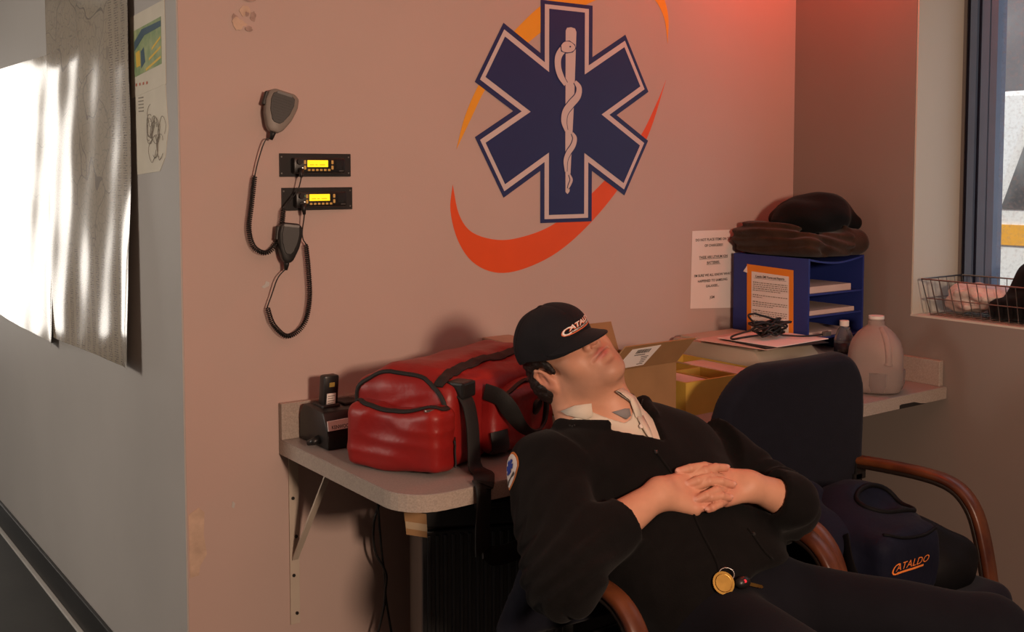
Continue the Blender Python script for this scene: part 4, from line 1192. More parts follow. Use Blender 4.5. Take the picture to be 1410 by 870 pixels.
# ================================================================== NAVY BAG ON THE EMPTY CHAIR
M['navycloth'] = mat('navy_nylon', (.0055, .007, .018), .7, var=.25, bump=.4, bscale=50, sheen=.02, bdist=.004, spec=.15)
M['navydark'] = mat('black_nylon', (.004, .004, .005), .65, spec=.15, bump=.3, bscale=50)
M['olog'] = mat('orange_embroidery', (.85, .23, .04), .6)
zs_ = .452
nbg = thing('navy_bag', 'slumped dark navy bag with orange lettering on seat of empty chair', 'bag', (1.47, -1.0, zs_))
def nb_body(P):
    d = el(P, (1.43, -.98, zs_ + .10), (.20, .155, .115))
    d = smn(d, rb(P, (1.415, -1.095, zs_ + .09), (.125, .06, .09), .04), .03)
    d = smn(d, el(P, (1.47, -.92, zs_ + .17), (.15, .09, .07)), .04)
    d = smx(d, -el(P, (1.50, -1.005, zs_ + .232), (.10, .055, .070)), .02)
    d = d + wav(P, .005, [(30, 20, 25, 0), (20, -34, 18, 1), (12, 40, -30, 2.2)])
    return np.maximum(d, zs_ - .03 - P[:, 2])
def nb_right(P):
    d = el(P, (1.60, -1.10, zs_ + .045), (.115, .085, .085)); d = smn(d, el(P, (1.56, -1.04, zs_ + .10), (.08, .09, .07)), .04)
    return np.maximum(d + wav(P, .006, [(30, 26, 30, 0), (24, -36, 20, 1)]), zs_ - .03 - P[:, 2])
def nb_left(P):
    d = el(P, (1.29, -.97, zs_ + .12), (.10, .10, .08)); d = smn(d, rc(P, (1.27, -.95, zs_ + .16), (1.36, -.86, zs_ + .2), .045, .05), .04)
    return np.maximum(d + wav(P, .005, [(34, 26, 26, 0.4), (24, -30, 24, 1)]), zs_ - .03 - P[:, 2])
L0, H0 = (1.15, -1.22, zs_ - .04), (1.75, -.78, zs_ + .29)
sdf_obj('bag_body', nb_body, L0, H0, .007, M['navycloth'], nbg)
sdf_obj('side_pouch', nb_right, L0, H0, .007, M['navydark'], nbg)
sdf_obj('side_pouch', nb_left, L0, H0, .007, M['navycloth'], nbg)
rimp = snap(nb_body, [V(1.50 + .108 * math.cos(q), -1.005 + .062 * math.sin(q), zs_ + .205 + .02 * math.sin(q)) for q in np.linspace(0, 2 * PI, 40)[:-1]], .002)
MB().tube(rimp, .007, 8, True).build('opening_rim', M['navydark'], nbg, smooth=True)
p = snap(nb_body, resample(crom([V(1.325, -1.12, zs_ + .165), V(1.43, -1.16, zs_ + .168), V(1.535, -1.13, zs_ + .16)], 8), .012)[0], .002)
MB().tube(p, .004, 6).build('zipper', M['navydark'], nbg, smooth=True)
p = crom([V(1.27, -1.05, zs_ + .17), V(1.235, -1.10, zs_ + .10), V(1.24, -1.15, zs_ + .04), V(1.29, -1.18, zs_ + .012), V(1.36, -1.195, zs_ + .008)], 6)
MB().sweep(p, (.2, -.3, 1), .03, .004).build('carry_strap', M['navydark'], nbg, smooth=True, auto=50)
def logo(name, txt, size, c, ex, ey, fn, d, m, parent, off=.0012, shear=.25, sx=1.1, bold=0.0, offx=(0, 0)):
    vs, fs = text_geo(txt, size, bold, shear, 'CENTER', 1.05)
    P = np.array([c + ex * ((x + offx[0]) * sx) + ey * (y + offx[1]) for x, y in vs])
    return link(name, march(fn, P, d, off), fs, m, parent)
dv = nrm(V(.25, .95, -.12)); lex = nrm(V(.95, -.25, .02)); ley = V(0, 0, 1)
logo('lettering', 'C', .038, V(1.303, -1.24, zs_ + .100), lex, ley, nb_body, dv, M['olog'], nbg, sx=1.15, shear=.35)
logo('lettering', 'ATALDO', .025, V(1.374, -1.24, zs_ + .107), lex, ley, nb_body, dv, M['olog'], nbg, sx=1.25, shear=.35)
up_ = np.array([V(1.313, -1.24, zs_ + .099) + lex * (.105 * k / 11) + ley * b for b in (0, .005) for k in range(12)])
link('lettering_bar', march(nb_body, up_, dv, .0012), [[k, k + 1, 13 + k, 12 + k] for k in range(11)], M['olog'], nbg)
# ================================================================== PERSON
M['skin'] = mat('skin', (1, 1, 1), .5, var=.06, scale=60, bump=.12, bscale=260, spec=.4, attr='col', bdist=.001)
M['fleece'] = mat('black_fleece', (.0050, .0045, .0046), .92, var=.25, scale=40, bump=.35, bscale=320, sheen=.03)
M['shirt'] = mat('pale_shirt', (.60, .54, .45), .75, var=.06, bump=.15, bscale=300)
M['tee'] = mat('grey_tee', (.22, .21, .21), .85, var=.1)
M['trouser'] = mat('dark_navy_trousers', (.0055, .006, .0095), .85, var=.2, bump=.3, bscale=200, sheen=.02)
M['hair'] = mat('dark_brown_hair', (.014, .008, .006), .55, var=.4, scale=60, bump=.8, bscale=140, bdist=.004)
M['capcloth'] = mat('black_cap_twill', (.010, .010, .013), .8, var=.15, bump=.3, bscale=500, sheen=.03)
M['capunder'] = mat('grey_brim_lining', (.11, .10, .10), .7)
M['white_thread'] = mat('white_embroidery', (.75, .70, .66), .6)
M['orange_thread'] = mat('orange_embroidery_cap', (.70, .15, .05), .6)
M['zip'] = mat('zip_teeth', (.10, .10, .10), .35, .8)
M['shoe'] = mat('black_leather', (.010, .010, .010), .4)

rV, uV, tV = V(.807, -.5906, 0), V(0, 0, 1), V(-.5906, -.807, 0)   # sideways, up and outward of the room corner
th, psi = 1.166, .8566
hf = nrm(rV * math.cos(th) * math.cos(psi) + uV * math.sin(th) * math.cos(psi) + tV * math.sin(psi))
hu0 = -rV * math.sin(th) + uV * math.cos(th) - tV * .66
hu = nrm(hu0 - hf * (hu0 @ hf))
hs = np.cross(hu, hf)          # towards his left
HO = V(.666, -.720, 1.074)
HS = 1.024
HB = np.stack([hs, hf, hu], 1)
HB32 = HB.astype(np.float32); HO32 = HO.astype(np.float32)
hl = lambda s, f, u: HO + (hs * s + hf * f + hu * u) * HS
to_h = lambda P: ((P - HO32) @ HB32) / HS
def f_head(P):
    Q = to_h(P)
    A = Q.copy(); A[:, 0] = np.abs(A[:, 0])
    d = el(Q, (0, .005, .052), (.076, .095, .082))
    d = smn(d, el(Q, (0, .050, -.005), (.064, .050, .080)), .025)
    d = smn(d, rc(A, (.052, .006, -.050), (.016, .080, -.090), .022, .020), .03)
    d = smn(d, el(Q, (0, .040, -.055), (.058, .056, .048)), .03)
    d = smn(d, sp(Q, (0, .087, -.094), .0225), .022)
    d = smn(d, el(A, (.036, .064, -.022), (.030, .030, .034)), .02)
    d = smx(d, -el(A, (.032, .108, .022), (.020, .018, .014)), .015)
    d = smn(d, sp(A, (.031, .080, .022), .0150), .004)
    d = smn(d, rc(A, (.0, .098, .042), (.045, .080, .040), .010, .009), .012)
    # nose
    d = smn(d, rc(Q, (0, .094, .030), (0, .1170, -.0185), .0100, .0125), .012)
    d = smn(d, sp(A, (.0145, .1045, -.0225), .0102), .005)
    d = smx(d, -rc(A, (.0072, .1130, -.0325), (.0095, .101, -.017), .0050, .0042), .0018)
    # mouth
    d = smn(d, el(Q, (0, .092, -.050), (.030, .0165, .022)), .014)
    d = smx(d, -rc(Q, (0, .1125, -.038), (0, .110, -.031), .0035, .003), .004)
    bend = A.copy(); bend[:, 1] = A[:, 1] + 9.0 * A[:, 0] ** 2
    d = smn(d, rc(bend, (0, .1070, -.0455), (.021, .1045, -.0500), .0056, .0030), .003)
    d = smn(d, rc(bend, (0, .1060, -.0565), (.017, .1045, -.0540), .0070, .0036), .003)
    d = smx(d, -rc(bend, (0, .1145, -.0508), (.028, .1085, -.0524), .0034, .0028), .0015)
    d = smx(d, -el(Q, (0, .114, -.072), (.020, .010, .0065)), .007)
    # under the chin, neck
    d = smn(d, el(Q, (0, .034, -.083), (.056, .052, .034)), .022)
    # ears
    E_ = (A - np.array([.077, -.004, .002], np.float32)) * np.array([1.25, 1.22, 1.12], np.float32) + np.array([.077, -.004, .002], np.float32)
    e = el(E_, (.077, -.006, .004), (.010, .022, .033))
    e = smn(e, chain(E_, [(.078, .012, .012), (.084, .012, .028), (.087, .0, .037), (.089, -.016, .030), (.089, -.022, .010), (.086, -.015, -.012), (.080, -.002, -.026)], [.004, .0045, .005, .0055, .005, .005, .007], .003), .004)
    e = smx(e, -el(E_, (.089, -.001, .004), (.009, .010, .015)), .003)
    e = smx(e, -chain(E_, [(.090, .002, .027), (.092, -.012, .020), (.090, -.013, .0)], [.0028, .003, .002]), .002)
    e = smn(e, sp(E_, (.079, .010, -.002), .0055), .004)
    e = e * .82
    d = smn(d, e, .006)
    return d
NB = V(.722, -.795, .915)      # root of the neck
def f_neck(P):
    d = rc(P, hl(0, -.010, -.035), NB, .060, .066)
    d = smn(d, rc(P, hl(-.022, -.030, -.030), NB + V(-.045, .025, .0), .056, .066), .03)
    d = smn(d, rc(P, hl(0, .035, -.070), NB + V(.015, -.035, .015), .040, .052), .04)
    return d
def f_headneck(P):
    return smn(f_head(P), f_neck(P), .028)
# hands: wrists, knuckles and finger joints (metres in the room)
RW, RF = V(.6640, -1.0300, .8320), V(.5540, -1.0200, .7860)
LW, LF = V(.8832, -1.0839, .8224), V(.985, -1.105, .775)
HN0 = nrm(V(-.25, -.65, .72))
FG = {
 'rI': [(.7516, -1.0218, .8466), (.7789, -1.0474, .8608), (.807, -1.053, .8655), (.8343, -1.0556, .8616)],
 'rM': [(.7432, -1.0391, .8281), (.7727, -1.0644, .8434), (.7986, -1.0762, .8417), (.8246, -1.084, .8326)],
 'rR': [(.7346, -1.0588, .8074), (.7601, -1.0831, .8151), (.7823, -1.0917, .8164), (.8022, -1.0964, .8108)],
 'rP': [(.7289, -1.0666, .7914), (.757, -1.0801, .7959), (.7760, -1.0843, .7970), (.789, -1.086, .796)],
 'rT': [(.7079, -1.0038, .8338), (.7500, -.9930, .8450), (.7839, -.9877, .8497), (.8139, -.9953, .8508)],
 'lI': [(.8295, -1.0429, .8546), (.7877, -1.0389, .8687), (.7523, -1.0297, .8676), (.7309, -1.0158, .8616)],
 'lM': [(.8234, -1.0574, .8395), (.7824, -1.0614, .8522), (.7509, -1.053, .8461), (.7318, -1.0415, .8387)],
 'lR': [(.8154, -1.0736, .8221), (.7776, -1.0834, .8279), (.7497, -1.0802, .8211), (.7299, -1.0697, .8126)],
 'lP': [(.8055, -1.0872, .8063), (.7747, -1.0948, .8027), (.754, -1.0934, .7967), (.748, -1.0886, .7934)],
 'lT': [(.865, -1.0641, .8339), (.860, -1.035, .842), (.8462, -1.0121, .8450), (.8226, -1.0016, .8457)]}
for k_ in 'IMRPT':
    FG['r' + k_] = [tuple(V(*q) + HN0 * (.008, .003, .0, .0)[j]) for j, q in enumerate(FG['r' + k_])]
FRAD = {'I': (.0105, .0092, .0086, .0076), 'M': (.0108, .0094, .0088, .0078), 'R': (.0102, .0090, .0084, .0074), 'P': (.0092, .0080, .0074, .0066), 'T': (.0125, .0110, .0104, .0088)}
FRAD = {k: tuple(q * 1.16 for q in v) for k, v in FRAD.items()}
HN = nrm(V(-.25, -.65, .72))
def f_hand(side):
    W, Fa = (RW, RF) if side == 'r' else (LW, LF)
    def fn(P):
        d = None
        pal = None
        for k, q in (('I', 0), ('M', 1), ('R', 2), ('P', 3)):
            mcp = V(*FG[side + k][0])
            off = (mcp - W) - (mcp - W) @ nrm(mcp - W) * nrm(mcp - W)
            lat = nrm(np.cross(HN, V(*FG[side + 'M'][0]) - W)) * (1 if side == 'r' else -1)
            w0 = W + lat * (.012, .004, -.005, -.013)[q]
            e = rc(P, w0 - HN * .004, mcp - HN * .005, .0205, .0150)
            pal = e if pal is None else smn(pal, e, .016)
        pal = smn(pal, rc(P, W, V(*FG[side + 'T'][0]), .02, .016), .012)
        # knuckles
        for k in 'IMRP':
            pal = smn(pal, sp(P, V(*FG[side + k][0]) + HN * .001, .0098), .006)
        if side == 'r':
            pal = smn(pal, rc(P, V(.742, -1.047, .820) - HN * .007, V(.805, -1.066, .822) - HN * .008, .021, .020), .008)
        fore = rc(P, W, Fa, .0285, .043)
        # flatten the wrist a little
        d = smn(pal, fore, .022)
        for k in 'IMRPT':
            c = [np.array(x) + HN * (0, .002, .0035, .0030)[j] for j, x in enumerate(FG[side + k])]
            r_ = FRAD[k]
            e = chain(P, c, r_)
            for j in (1, 2):
                e = smn(e, sp(P, c[j] + HN * .0006, r_[j] * 1.02), .001)   # knuckle bulges
            # nail bed flattened at the tip
            ax_ = nrm(c[3] - c[2])
            tipn = nrm(HN - ax_ * (HN @ ax_))
            nail = el((P - (c[3] + ax_ * .0022 + tipn * r_[3] * .90).astype(np.float32)) @ np.stack([ax_, np.cross(tipn, ax_), tipn], 1).astype(np.float32), (0, 0, 0), (.0068, .0052, .0012))
            e = np.minimum(e, nail)
            d = smn(d, e, .0018)
        return d
    return fn
f_rh, f_lh = f_hand('r'), f_hand('l')
f_hands = lambda P: np.minimum(f_rh(P), f_lh(P))

# torso frame
TA = nrm(V(.20, -.71, -.65)); TN = nrm(V(0, -.67, .74) - TA * (V(0, -.67, .74) @ TA)); TL = np.cross(TN, TA)
TL = TL if TL[0] > 0 else -TL
TR = np.stack([TL, TA, TN], 1)
RS, LS, RE, LE = V(.505, -.85, .862), V(.980, -.835, .842), V(.385, -1.045, .725), V(1.090, -1.005, .720)
def f_torso(P):
    d = el(P, (.742, -.855, .795), (.235, .205, .118), TR)
    d = smn(d, rc(P, RS + V(.06, .0, -.01), LS + V(-.06, 0, -.01), .085, .085), .06)
    d = smn(d, el(P, (.785, -.965, .700), (.225, .200, .128), TR), .07)
    d = smn(d, el(P, (.825, -1.055, .585), (.205, .16, .125), TR), .06)
    return d
def f_arms(P):
    d = rc(P, RS, RE, .082, .066)
    return smn(d, rc(P, LS, LE, .080, .066), .01)
def f_legs(P, g=0.0):
    d = smn(rc(P, (.735, -1.08, .555), (.690, -1.50, .560), .098 + g, .072 + g), rc(P, (.925, -1.08, .545), (1.190, -1.48, .545), .098 + g, .074 + g), .05)
    d = smn(d, chain(P, [(.690, -1.50, .560), (.665, -1.60, .33), (.64, -1.66, .11)], [.07 + g, .064 + g, .045 + g], .02), .03)
    d = smn(d, chain(P, [(1.190, -1.48, .545), (1.21, -1.60, .33), (1.20, -1.68, .11)], [.07 + g, .064 + g, .045 + g], .02), .03)
    return d
# cap: tipped forward over the eyes
ca = math.radians(34)
cf = hf * math.cos(ca) - hu * math.sin(ca); cu = hu * math.cos(ca) + hf * math.sin(ca)
rl = math.radians(10)
cs_ = hs * math.cos(rl) - cu * math.sin(rl); cu = cu * math.cos(rl) + hs * math.sin(rl)
CB = np.stack([cs_, cf, cu], 1).astype(np.float32)
CO = hl(0, .030, .052) + V(-.007, .0, -.011)
cl_ = lambda s, f, u: CO + cs_ * s + cf * f + cu * u
def f_crown(P):
    Q = (P - CO.astype(np.float32)) @ CB
    q = Q.copy()
    d = el(q, (0, -.004, -.004), (.0865, .106, .094))
    d = smn(d, el(q, (0, .030, .036), (.066, .062, .050)), .03)
    d = smx(d, -(q[:, 2] + .012 + 1.2 * np.maximum(-q[:, 1] - .02, 0) * .25), .005)
    an = np.arctan2(q[:, 0], q[:, 1])
    seam = np.abs(((an / (PI / 3) + .5) % 1) - .5) * (PI / 3) * np.sqrt(q[:, 0] ** 2 + q[:, 1] ** 2)
    d = d + .0012 * np.exp(-(seam / .003) ** 2) * (q[:, 2] > .0)
    d = d + .0014 * np.sin(q[:, 0] * 60 + q[:, 2] * 40) * np.sin(q[:, 1] * 50 + 1)
    return d

def brim_z(s1, e):
    return .005 + .020 * (1 - (s1 / .08) ** 2 * 1.35) - .10 * e - .55 * e * e
def brim(u_, v_, dz=0.0):
    an = (u_ - .5) * 2 * math.radians(66)
    s0, f0 = .084 * math.sin(an), .098 * math.cos(an) - .006
    ext = .074 * max(0.0, math.cos(an * 90 / 66)) ** .55 + .001
    s1, f1 = s0 * (1.0 - .04 * v_), f0 + ext * v_
    return cl_(s1, f1, brim_z(s1, f1 - f0) + dz)
def f_under_cap(P, d):
    """the face stays below the brim and the skull inside the crown"""
    Q = (P - CO.astype(np.float32)) @ CB
    f0 = .098 * np.sqrt(np.clip(1 - (Q[:, 0] / .084) ** 2, 0, 1)) - .006
    e = np.clip(Q[:, 1] - f0, 0, .08)
    zb = brim_z(np.clip(Q[:, 0], -.075, .075), e) - .0045
    over = Q[:, 2] - np.where(Q[:, 1] > .03, zb, .0)
    return np.where(over > -.02, np.maximum(d, np.minimum(over, f_crown(P) + .004)), d)

base_loc = (.80, -1.0, .46)
person = thing('person', 'man in black fleece and pulled-down cap asleep in chair, head back, fingers interlaced on belly', 'person', base_loc)
# body: one mesh made of head and neck, both hands with forearms, and the clothed trunk and legs
parts = []
v, f = snets(lambda P: f_under_cap(P, smn(f_headneck(P), f_torso(P) + .035, .03)), (.50, -.95, .87), (.83, -.55, 1.23), .0022)
parts.append((v, f, 0))
v, f = snets(f_hands, (.53, -1.15, .735), (1.01, -.955, .895), .0018)
parts.append((v, f, 1))
def f_core(P):
    d = smn(f_torso(P) + .03, f_arms(P) + .035, .03)
    d = smn(d, rc(P, RE, RF, .034, .036), .02); d = smn(d, rc(P, LE, LF, .034, .036), .02)
    return smn(d, f_legs(P, -.02), .03)
v, f = snets(f_core, (.28, -1.78, .04), (1.36, -.66, .96), .014)
parts.append((v, f, 2))
vs, fs, cl = [], [], []
k0 = 0
SK = np.array([.56, .285, .185])
def lerp(a, b, t): return a * (1 - t)[:, None] + b[None] * t[:, None]
def gauss(Q, c, s): return np.exp(-(((Q - np.array(c)) / np.array(s)) ** 2).sum(1))
for v, f, kd in parts:
    c = np.tile(SK, (len(v), 1))
    if kd == 0:
        Q = (v - HO) @ HB / HS
        A = Q.copy(); A[:, 0] = np.abs(A[:, 0])
        lip = np.clip(1.25 * gauss(A, (0, .112, -.0462), (.023, .016, .0046)) + 1.25 * gauss(A, (0, .110, -.0575), (.020, .016, .0060)), 0, 1)
        stub = np.clip(gauss(A, (.0, .085, -.085), (.055, .05, .035)) * .85 + gauss(A, (.05, .03, -.06), (.03, .045, .03)) * .7 + .5 * gauss(Q, (0, .108, -.038), (.03, .02, .007)), 0, .7)
        red = np.clip(gauss(A, (.0, .115, -.018), (.02, .02, .018)) * .8 + gauss(A, (.085, -.005, .0), (.02, .03, .035)) * .8 + gauss(A, (.042, .08, -.015), (.025, .03, .02)) * .5, 0, .8)
        c = lerp(c, np.array([.50, .19, .125]), red)
        c = lerp(c, np.array([.30, .165, .115]), stub)
        c = lerp(c, np.array([.42, .125, .10]), lip)
        c = lerp(c, np.array([.20, .06, .05]), np.clip(gauss(A, (0, .109, -.0513), (.026, .02, .0018)), 0, .9))
    if kd == 1:
        for kk, pts in FG.items():
            p = np.array(pts)
            tip = np.exp(-(np.linalg.norm(v - p[3], axis=1) / .016) ** 2)
            c = lerp(c, np.array([.55, .205, .145]), np.clip(tip * .75, 0, 1))
            for j in (1, 2):
                kn = np.exp(-(np.linalg.norm(v - p[j] - HN * .008, axis=1) / .010) ** 2)
                c = lerp(c, np.array([.48, .205, .135]), np.clip(kn * .5, 0, 1))
            ax_ = nrm(p[3] - p[2]); tn = nrm(HN - ax_ * (HN @ ax_))
            nb_ = np.linalg.norm((v - (p[3] + ax_ * .0022 + tn * FRAD[kk[1]][3] * .92)) / .0062, axis=1)
            c = lerp(c, np.array([.62, .36, .29]), np.clip(1.6 - nb_ * 1.3, 0, .8))
    vs.append(v); fs.append(f + k0); cl.append(c); k0 += len(v)
body = link('body', np.vstack(vs), np.vstack(fs), M['skin'], person, True)
at_ = body.data.color_attributes.new('col', 'FLOAT_COLOR', 'POINT')
at_.data.foreach_set('color', np.c_[np.vstack(cl), np.ones(k0)].astype(np.float32).ravel())

# hair
def f_hair(P):
    Q = to_h(P)
    A = Q.copy(); A[:, 0] = np.abs(A[:, 0])
    d = el(Q, (0, .0, .048), (.082, .099, .088))
    d = smn(d, rc(Q, (0, -.075, .0), (0, -.058, -.040), .042, .032), .03)
    d = smn(d, rc(A, (.040, -.055, .0), (.040, -.045, -.035), .038, .028), .02)
    d = smn(d, el(A, (.0, -.040, -.004), (.098, .070, .078)), .02)
    # leave the face and the ear free
    d = smx(d, (Q[:, 1] - (.020 + .20 * np.clip(Q[:, 2], -.03, .2) + .10 * np.clip(Q[:, 2] - .02, 0, 1))), .008)
    d = smx(d, -el(A, (.085, .006, .000), (.05, .021, .034)), .005)
    d = smx(d, -rc(A, (.07, .02, -.02), (.06, .05, -.06), .035, .035), .006)
    d = np.minimum(d, el(A, (.0735, .030, .020), (.008, .012, .026)))
    w_ = .0007 * np.sin(Q[:, 1] * 210 + Q[:, 2] * 120 + 3 * np.sin(Q[:, 2] * 60 + Q[:, 0] * 50)) + .0008 * np.sin(Q[:, 2] * 330 + Q[:, 0] * 190 + 2 * np.sin(Q[:, 1] * 90))
    return d + w_
sdf_obj('hair', f_hair, hl(0, 0, .02) - .17, hl(0, 0, .02) + .17, .003, M['hair'], person, label='short dark brown hair')

# cap
cap = sdf_obj('cap', f_crown, CO - .16, CO + .16, .0032, M['capcloth'], person, label='black baseball cap pulled down over the eyes')
bp_ = cl_(0, -.004, .090)
MB().lathe([(0, .006), (.006, .005), (.009, .001), (.009, -.006)], (0, 0, 0), 14)
btn = MB(); btn.tube([bp_ - cu * .006, bp_ + cu * .002, bp_ + cu * .0045], [.009, .009, .004], 14); btn.build('crown_button', M['capcloth'], cap, smooth=True)
o = MB().grid(lambda a, b: brim(a, b), 40, 14).build('brim', M['capcloth'], cap, smooth=True)
o = MB().grid(lambda a, b: brim(a, b, -.0032), 40, 14).build('brim_underside', M['capunder'], o, smooth=True, label='grey underside of brim')
e_ = MB(); e_.tube([brim(a, 1, -.0016) for a in np.linspace(0.01, .99, 50)], .0023, 6); e_.build('brim_edge', M['capcloth'], cap, smooth=True)
lc = cl_(-.0, .16, .050)
def caplogo(txt, size, off, sx, x, y, m, grow, bold):
    vs, fs = text_geo(txt, size, bold, .25, 'LEFT', 1.0)
    # wraps round the crown: the x of the letters runs along his right-to-left
    P = []
    for a, b in vs:
        an = ((a * sx + x)) / .094
        P.append(cl_(.16 * math.sin(an), .16 * math.cos(an) * 1.05, .036 + b + y))
    P = np.array(P)
    C0 = np.array([cl_(0, 0, .030)])
    out = []
    Dv = C0 - P
    Dv /= np.linalg.norm(Dv, axis=1)[:, None]
    Pm = P.astype(np.float32).copy()
    for _ in range(40):
        Pm = Pm + Dv.astype(np.float32) * ((f_crown(Pm) - off) * .8)[:, None]
    return link('lettering', Pm.astype(float), fs, m, cap)
for (dx, dy, mm, of, bo) in ((-.0012, -.0016, M['orange_thread'], .0012, .0014), (0, 0, M['white_thread'], .0022, .0004)):
    caplogo('C', .037, of, 1.0, -.046 + dx, -.003 + dy, mm, 0, bo)
    caplogo('ATALDO', .0235, of, 1.02, -.022 + dx, .0085 + dy, mm, 0, bo * .8)
caplogo('AMBULANCE SERVICE', .0085, .002, .92, -.020, -.0015, M['white_thread'], 0, .0001)
bar = []
for (dx, y0_, y1_, mm) in ((0, .0, .0035, M['orange_thread']),):
    P = []
    for b in (y0_, y1_):
        for k in range(14):
            an = (-.030 + .082 * k / 13) / .094
            P.append(cl_(.16 * math.sin(an), .168 * math.cos(an), .029 + b))
    Pm = np.array(P, np.float32); Dv = (np.array([cl_(0, 0, .030)]) - Pm); Dv = (Dv / np.linalg.norm(Dv, axis=1)[:, None]).astype(np.float32)
    for _ in range(40): Pm = Pm + Dv * ((f_crown(Pm) - .0022) * .8)[:, None]
    link('lettering_bar', Pm.astype(float), [[k, k + 1, 15 + k, 14 + k] for k in range(13)], mm, cap)

# shirt, tee and jacket
CH = V(.742, -.855, .795)
tl = lambda l, a, n: CH + TL * l + TA * a + TN * n
def open_v(P):
    """V of the open jacket front: negative inside"""
    Q = (P - CH.astype(np.float32)) @ TR.astype(np.float32)
    q0, q1 = Q[:, 0] - .018, Q[:, 1] + .010
    return np.maximum(np.maximum(-(q0 * .665 - q1 * .746), q0 * .816 + q1 * .578), -Q[:, 2])
VA = (.035, .035, -.01)       # lateral and axial place of the zip end, lateral place of the neck
def f_shirt(P):
    d = f_torso(P) - .002
    d = smn(d, f_headneck(P) - .005, .02)
    Q = (P - CH.astype(np.float32)) @ TR.astype(np.float32)
    d = np.maximum(d, Q[:, 1] - .12)
    # collar stands round the neck, cut level above it
    nd = nrm(hl(0, -.01, -.035) - NB)
    h_ = (P - NB.astype(np.float32)) @ nd.astype(np.float32)
    fr_ = nrm(V(.25, -.75, .45) - nd * (V(.25, -.75, .45) @ nd)); sd_ = np.cross(fr_, nd)
    R_ = P - NB.astype(np.float32)
    an = np.arctan2(R_ @ sd_.astype(np.float32), R_ @ fr_.astype(np.float32))
    up = np.clip((np.abs(an - .45) - .10) / .72, 0, 1)
    return np.maximum(d, h_ - (.002 + .060 * up))
sdf_obj('shirt', f_shirt, (.50, -1.0, .80), (.98, -.68, 1.0), .004, M['shirt'], person, label='pale open-necked shirt')
def folds(P):
    s = wav(P, .0065, [(26, 18, 22, 0), (14, -30, 24, 1.2), (34, 8, -22, 2.4)])
    d1_ = np.exp(-(((P - RE.astype(np.float32)) / .14) ** 2).sum(1))
    s = s + d1_ * .006 * np.sin((P @ nrm(RF - RS).astype(np.float32)) * 150 + 3 * np.sin(P[:, 2] * 30))
    d2_ = np.exp(-(((P - LE.astype(np.float32)) / .12) ** 2).sum(1))
    return s + d2_ * .007 * np.sin((P @ nrm(LF - LS).astype(np.float32)) * 170 + 3 * np.sin(P[:, 1] * 34))
RC, LC = RW + (RF - RW) * .86, LW + (LF - LW) * .62
HEM0, HEMN = V(.83, -1.12, .60), nrm(V(.16, -.80, -.58))
def f_jacket(P):
    d = f_torso(P) - .012
    arm = chain(P, [RS, RE, RF], [.092, .080, .056], .03)
    arm = np.maximum(arm, (P - RC.astype(np.float32)) @ nrm(RW - RF).astype(np.float32))
    arl = chain(P, [LS, LE, LF, LC], [.088, .078, .058, .054], .03)
    arl = np.maximum(arl, (P - LC.astype(np.float32)) @ nrm(LW - LF).astype(np.float32))
    d = smx(d, (P - HEM0.astype(np.float32)) @ HEMN.astype(np.float32), .012)
    d = smn(d, arm, .028); d = smn(d, arl, .028)
    d = d + folds(P)
    d = smx(d, -open_v(P), .006)
    d = smx(d, -(f_neck(P) - .012), .006)
    # collar
    col_ = chain(P, COLL, [.011, .016, .019, .020, .020, .019, .017, .011], .01)
    col_ = smx(col_, -(f_neck(P) - .010), .004)
    d = smn(d, col_, .010)
    # open cuffs
    d = smx(d, -rc(P, RW, RF + (RF - RW) * .2, .031, .047), .004)
    d = smx(d, -rc(P, LW, LF, .031, .046), .004)
    return d
nd_ = nrm(hl(0, -.01, -.035) - NB)
def ncirc(an, r, h):   # around the neck root: 0 = front
    fr = nrm(V(.25, -.75, .45) - nd_ * (V(.25, -.75, .45) @ nd_)); sd = np.cross(fr, nd_)
    sd = sd if sd[0] > 0 else -sd
    return NB + nd_ * h + fr * r * math.cos(an) + sd * r * math.sin(an)
ft_ = lambda P: f_torso(P) - .012
c_r = snap(ft_, [tl(-.075, -.100, .11), tl(-.150, -.168, .09)])
c_l = snap(ft_, [tl(.118, -.135, .09), tl(.075, -.078, .10)])
COLL = [c_r[0], c_r[1], ncirc(-1.9, .092, .012), ncirc(-2.7, .088, .020), ncirc(2.7, .088, .020), ncirc(1.9, .090, .018), c_l[0], c_l[1]]
jk = sdf_obj('jacket', f_jacket, (.25, -1.26, .46), (1.20, -.66, 1.0), .0055, M['fleece'], person, label='black fleece zip jacket')

# trousers
def f_tr(P):
    d = el(P, (.825, -1.075, .560), (.195, .155, .120), TR)
    d = smn(d, f_legs(P, .004), .05)
    d = d + wav(P, .004, [(20, 16, 24, 0), (14, -26, 18, 1.1), (30, 10, -20, 2)])
    d = smx(d, -((P - (HEM0 - HEMN * .05).astype(np.float32)) @ HEMN.astype(np.float32)), .01)
    return np.maximum(d, .075 - P[:, 2])
sdf_obj('trousers', f_tr, (.55, -1.80, .05), (1.34, -.85, .73), .009, M['trouser'], person, label='dark navy trousers')
for x, y in ((.64, -1.68), (1.20, -1.70)):
    def f_shoe(P, x=x, y=y):
        d = smn(rc(P, (x, y + .05, .05), (x, y - .14, .035), .042, .036), rc(P, (x, y + .05, .05), (x, y + .03, .13), .042, .05), .03)
        return np.maximum(d, .001 - P[:, 2])
    sdf_obj('shoe', f_shoe, (x - .1, y - .22, -.01), (x + .1, y + .14, .2), .008, M['shoe'], person)

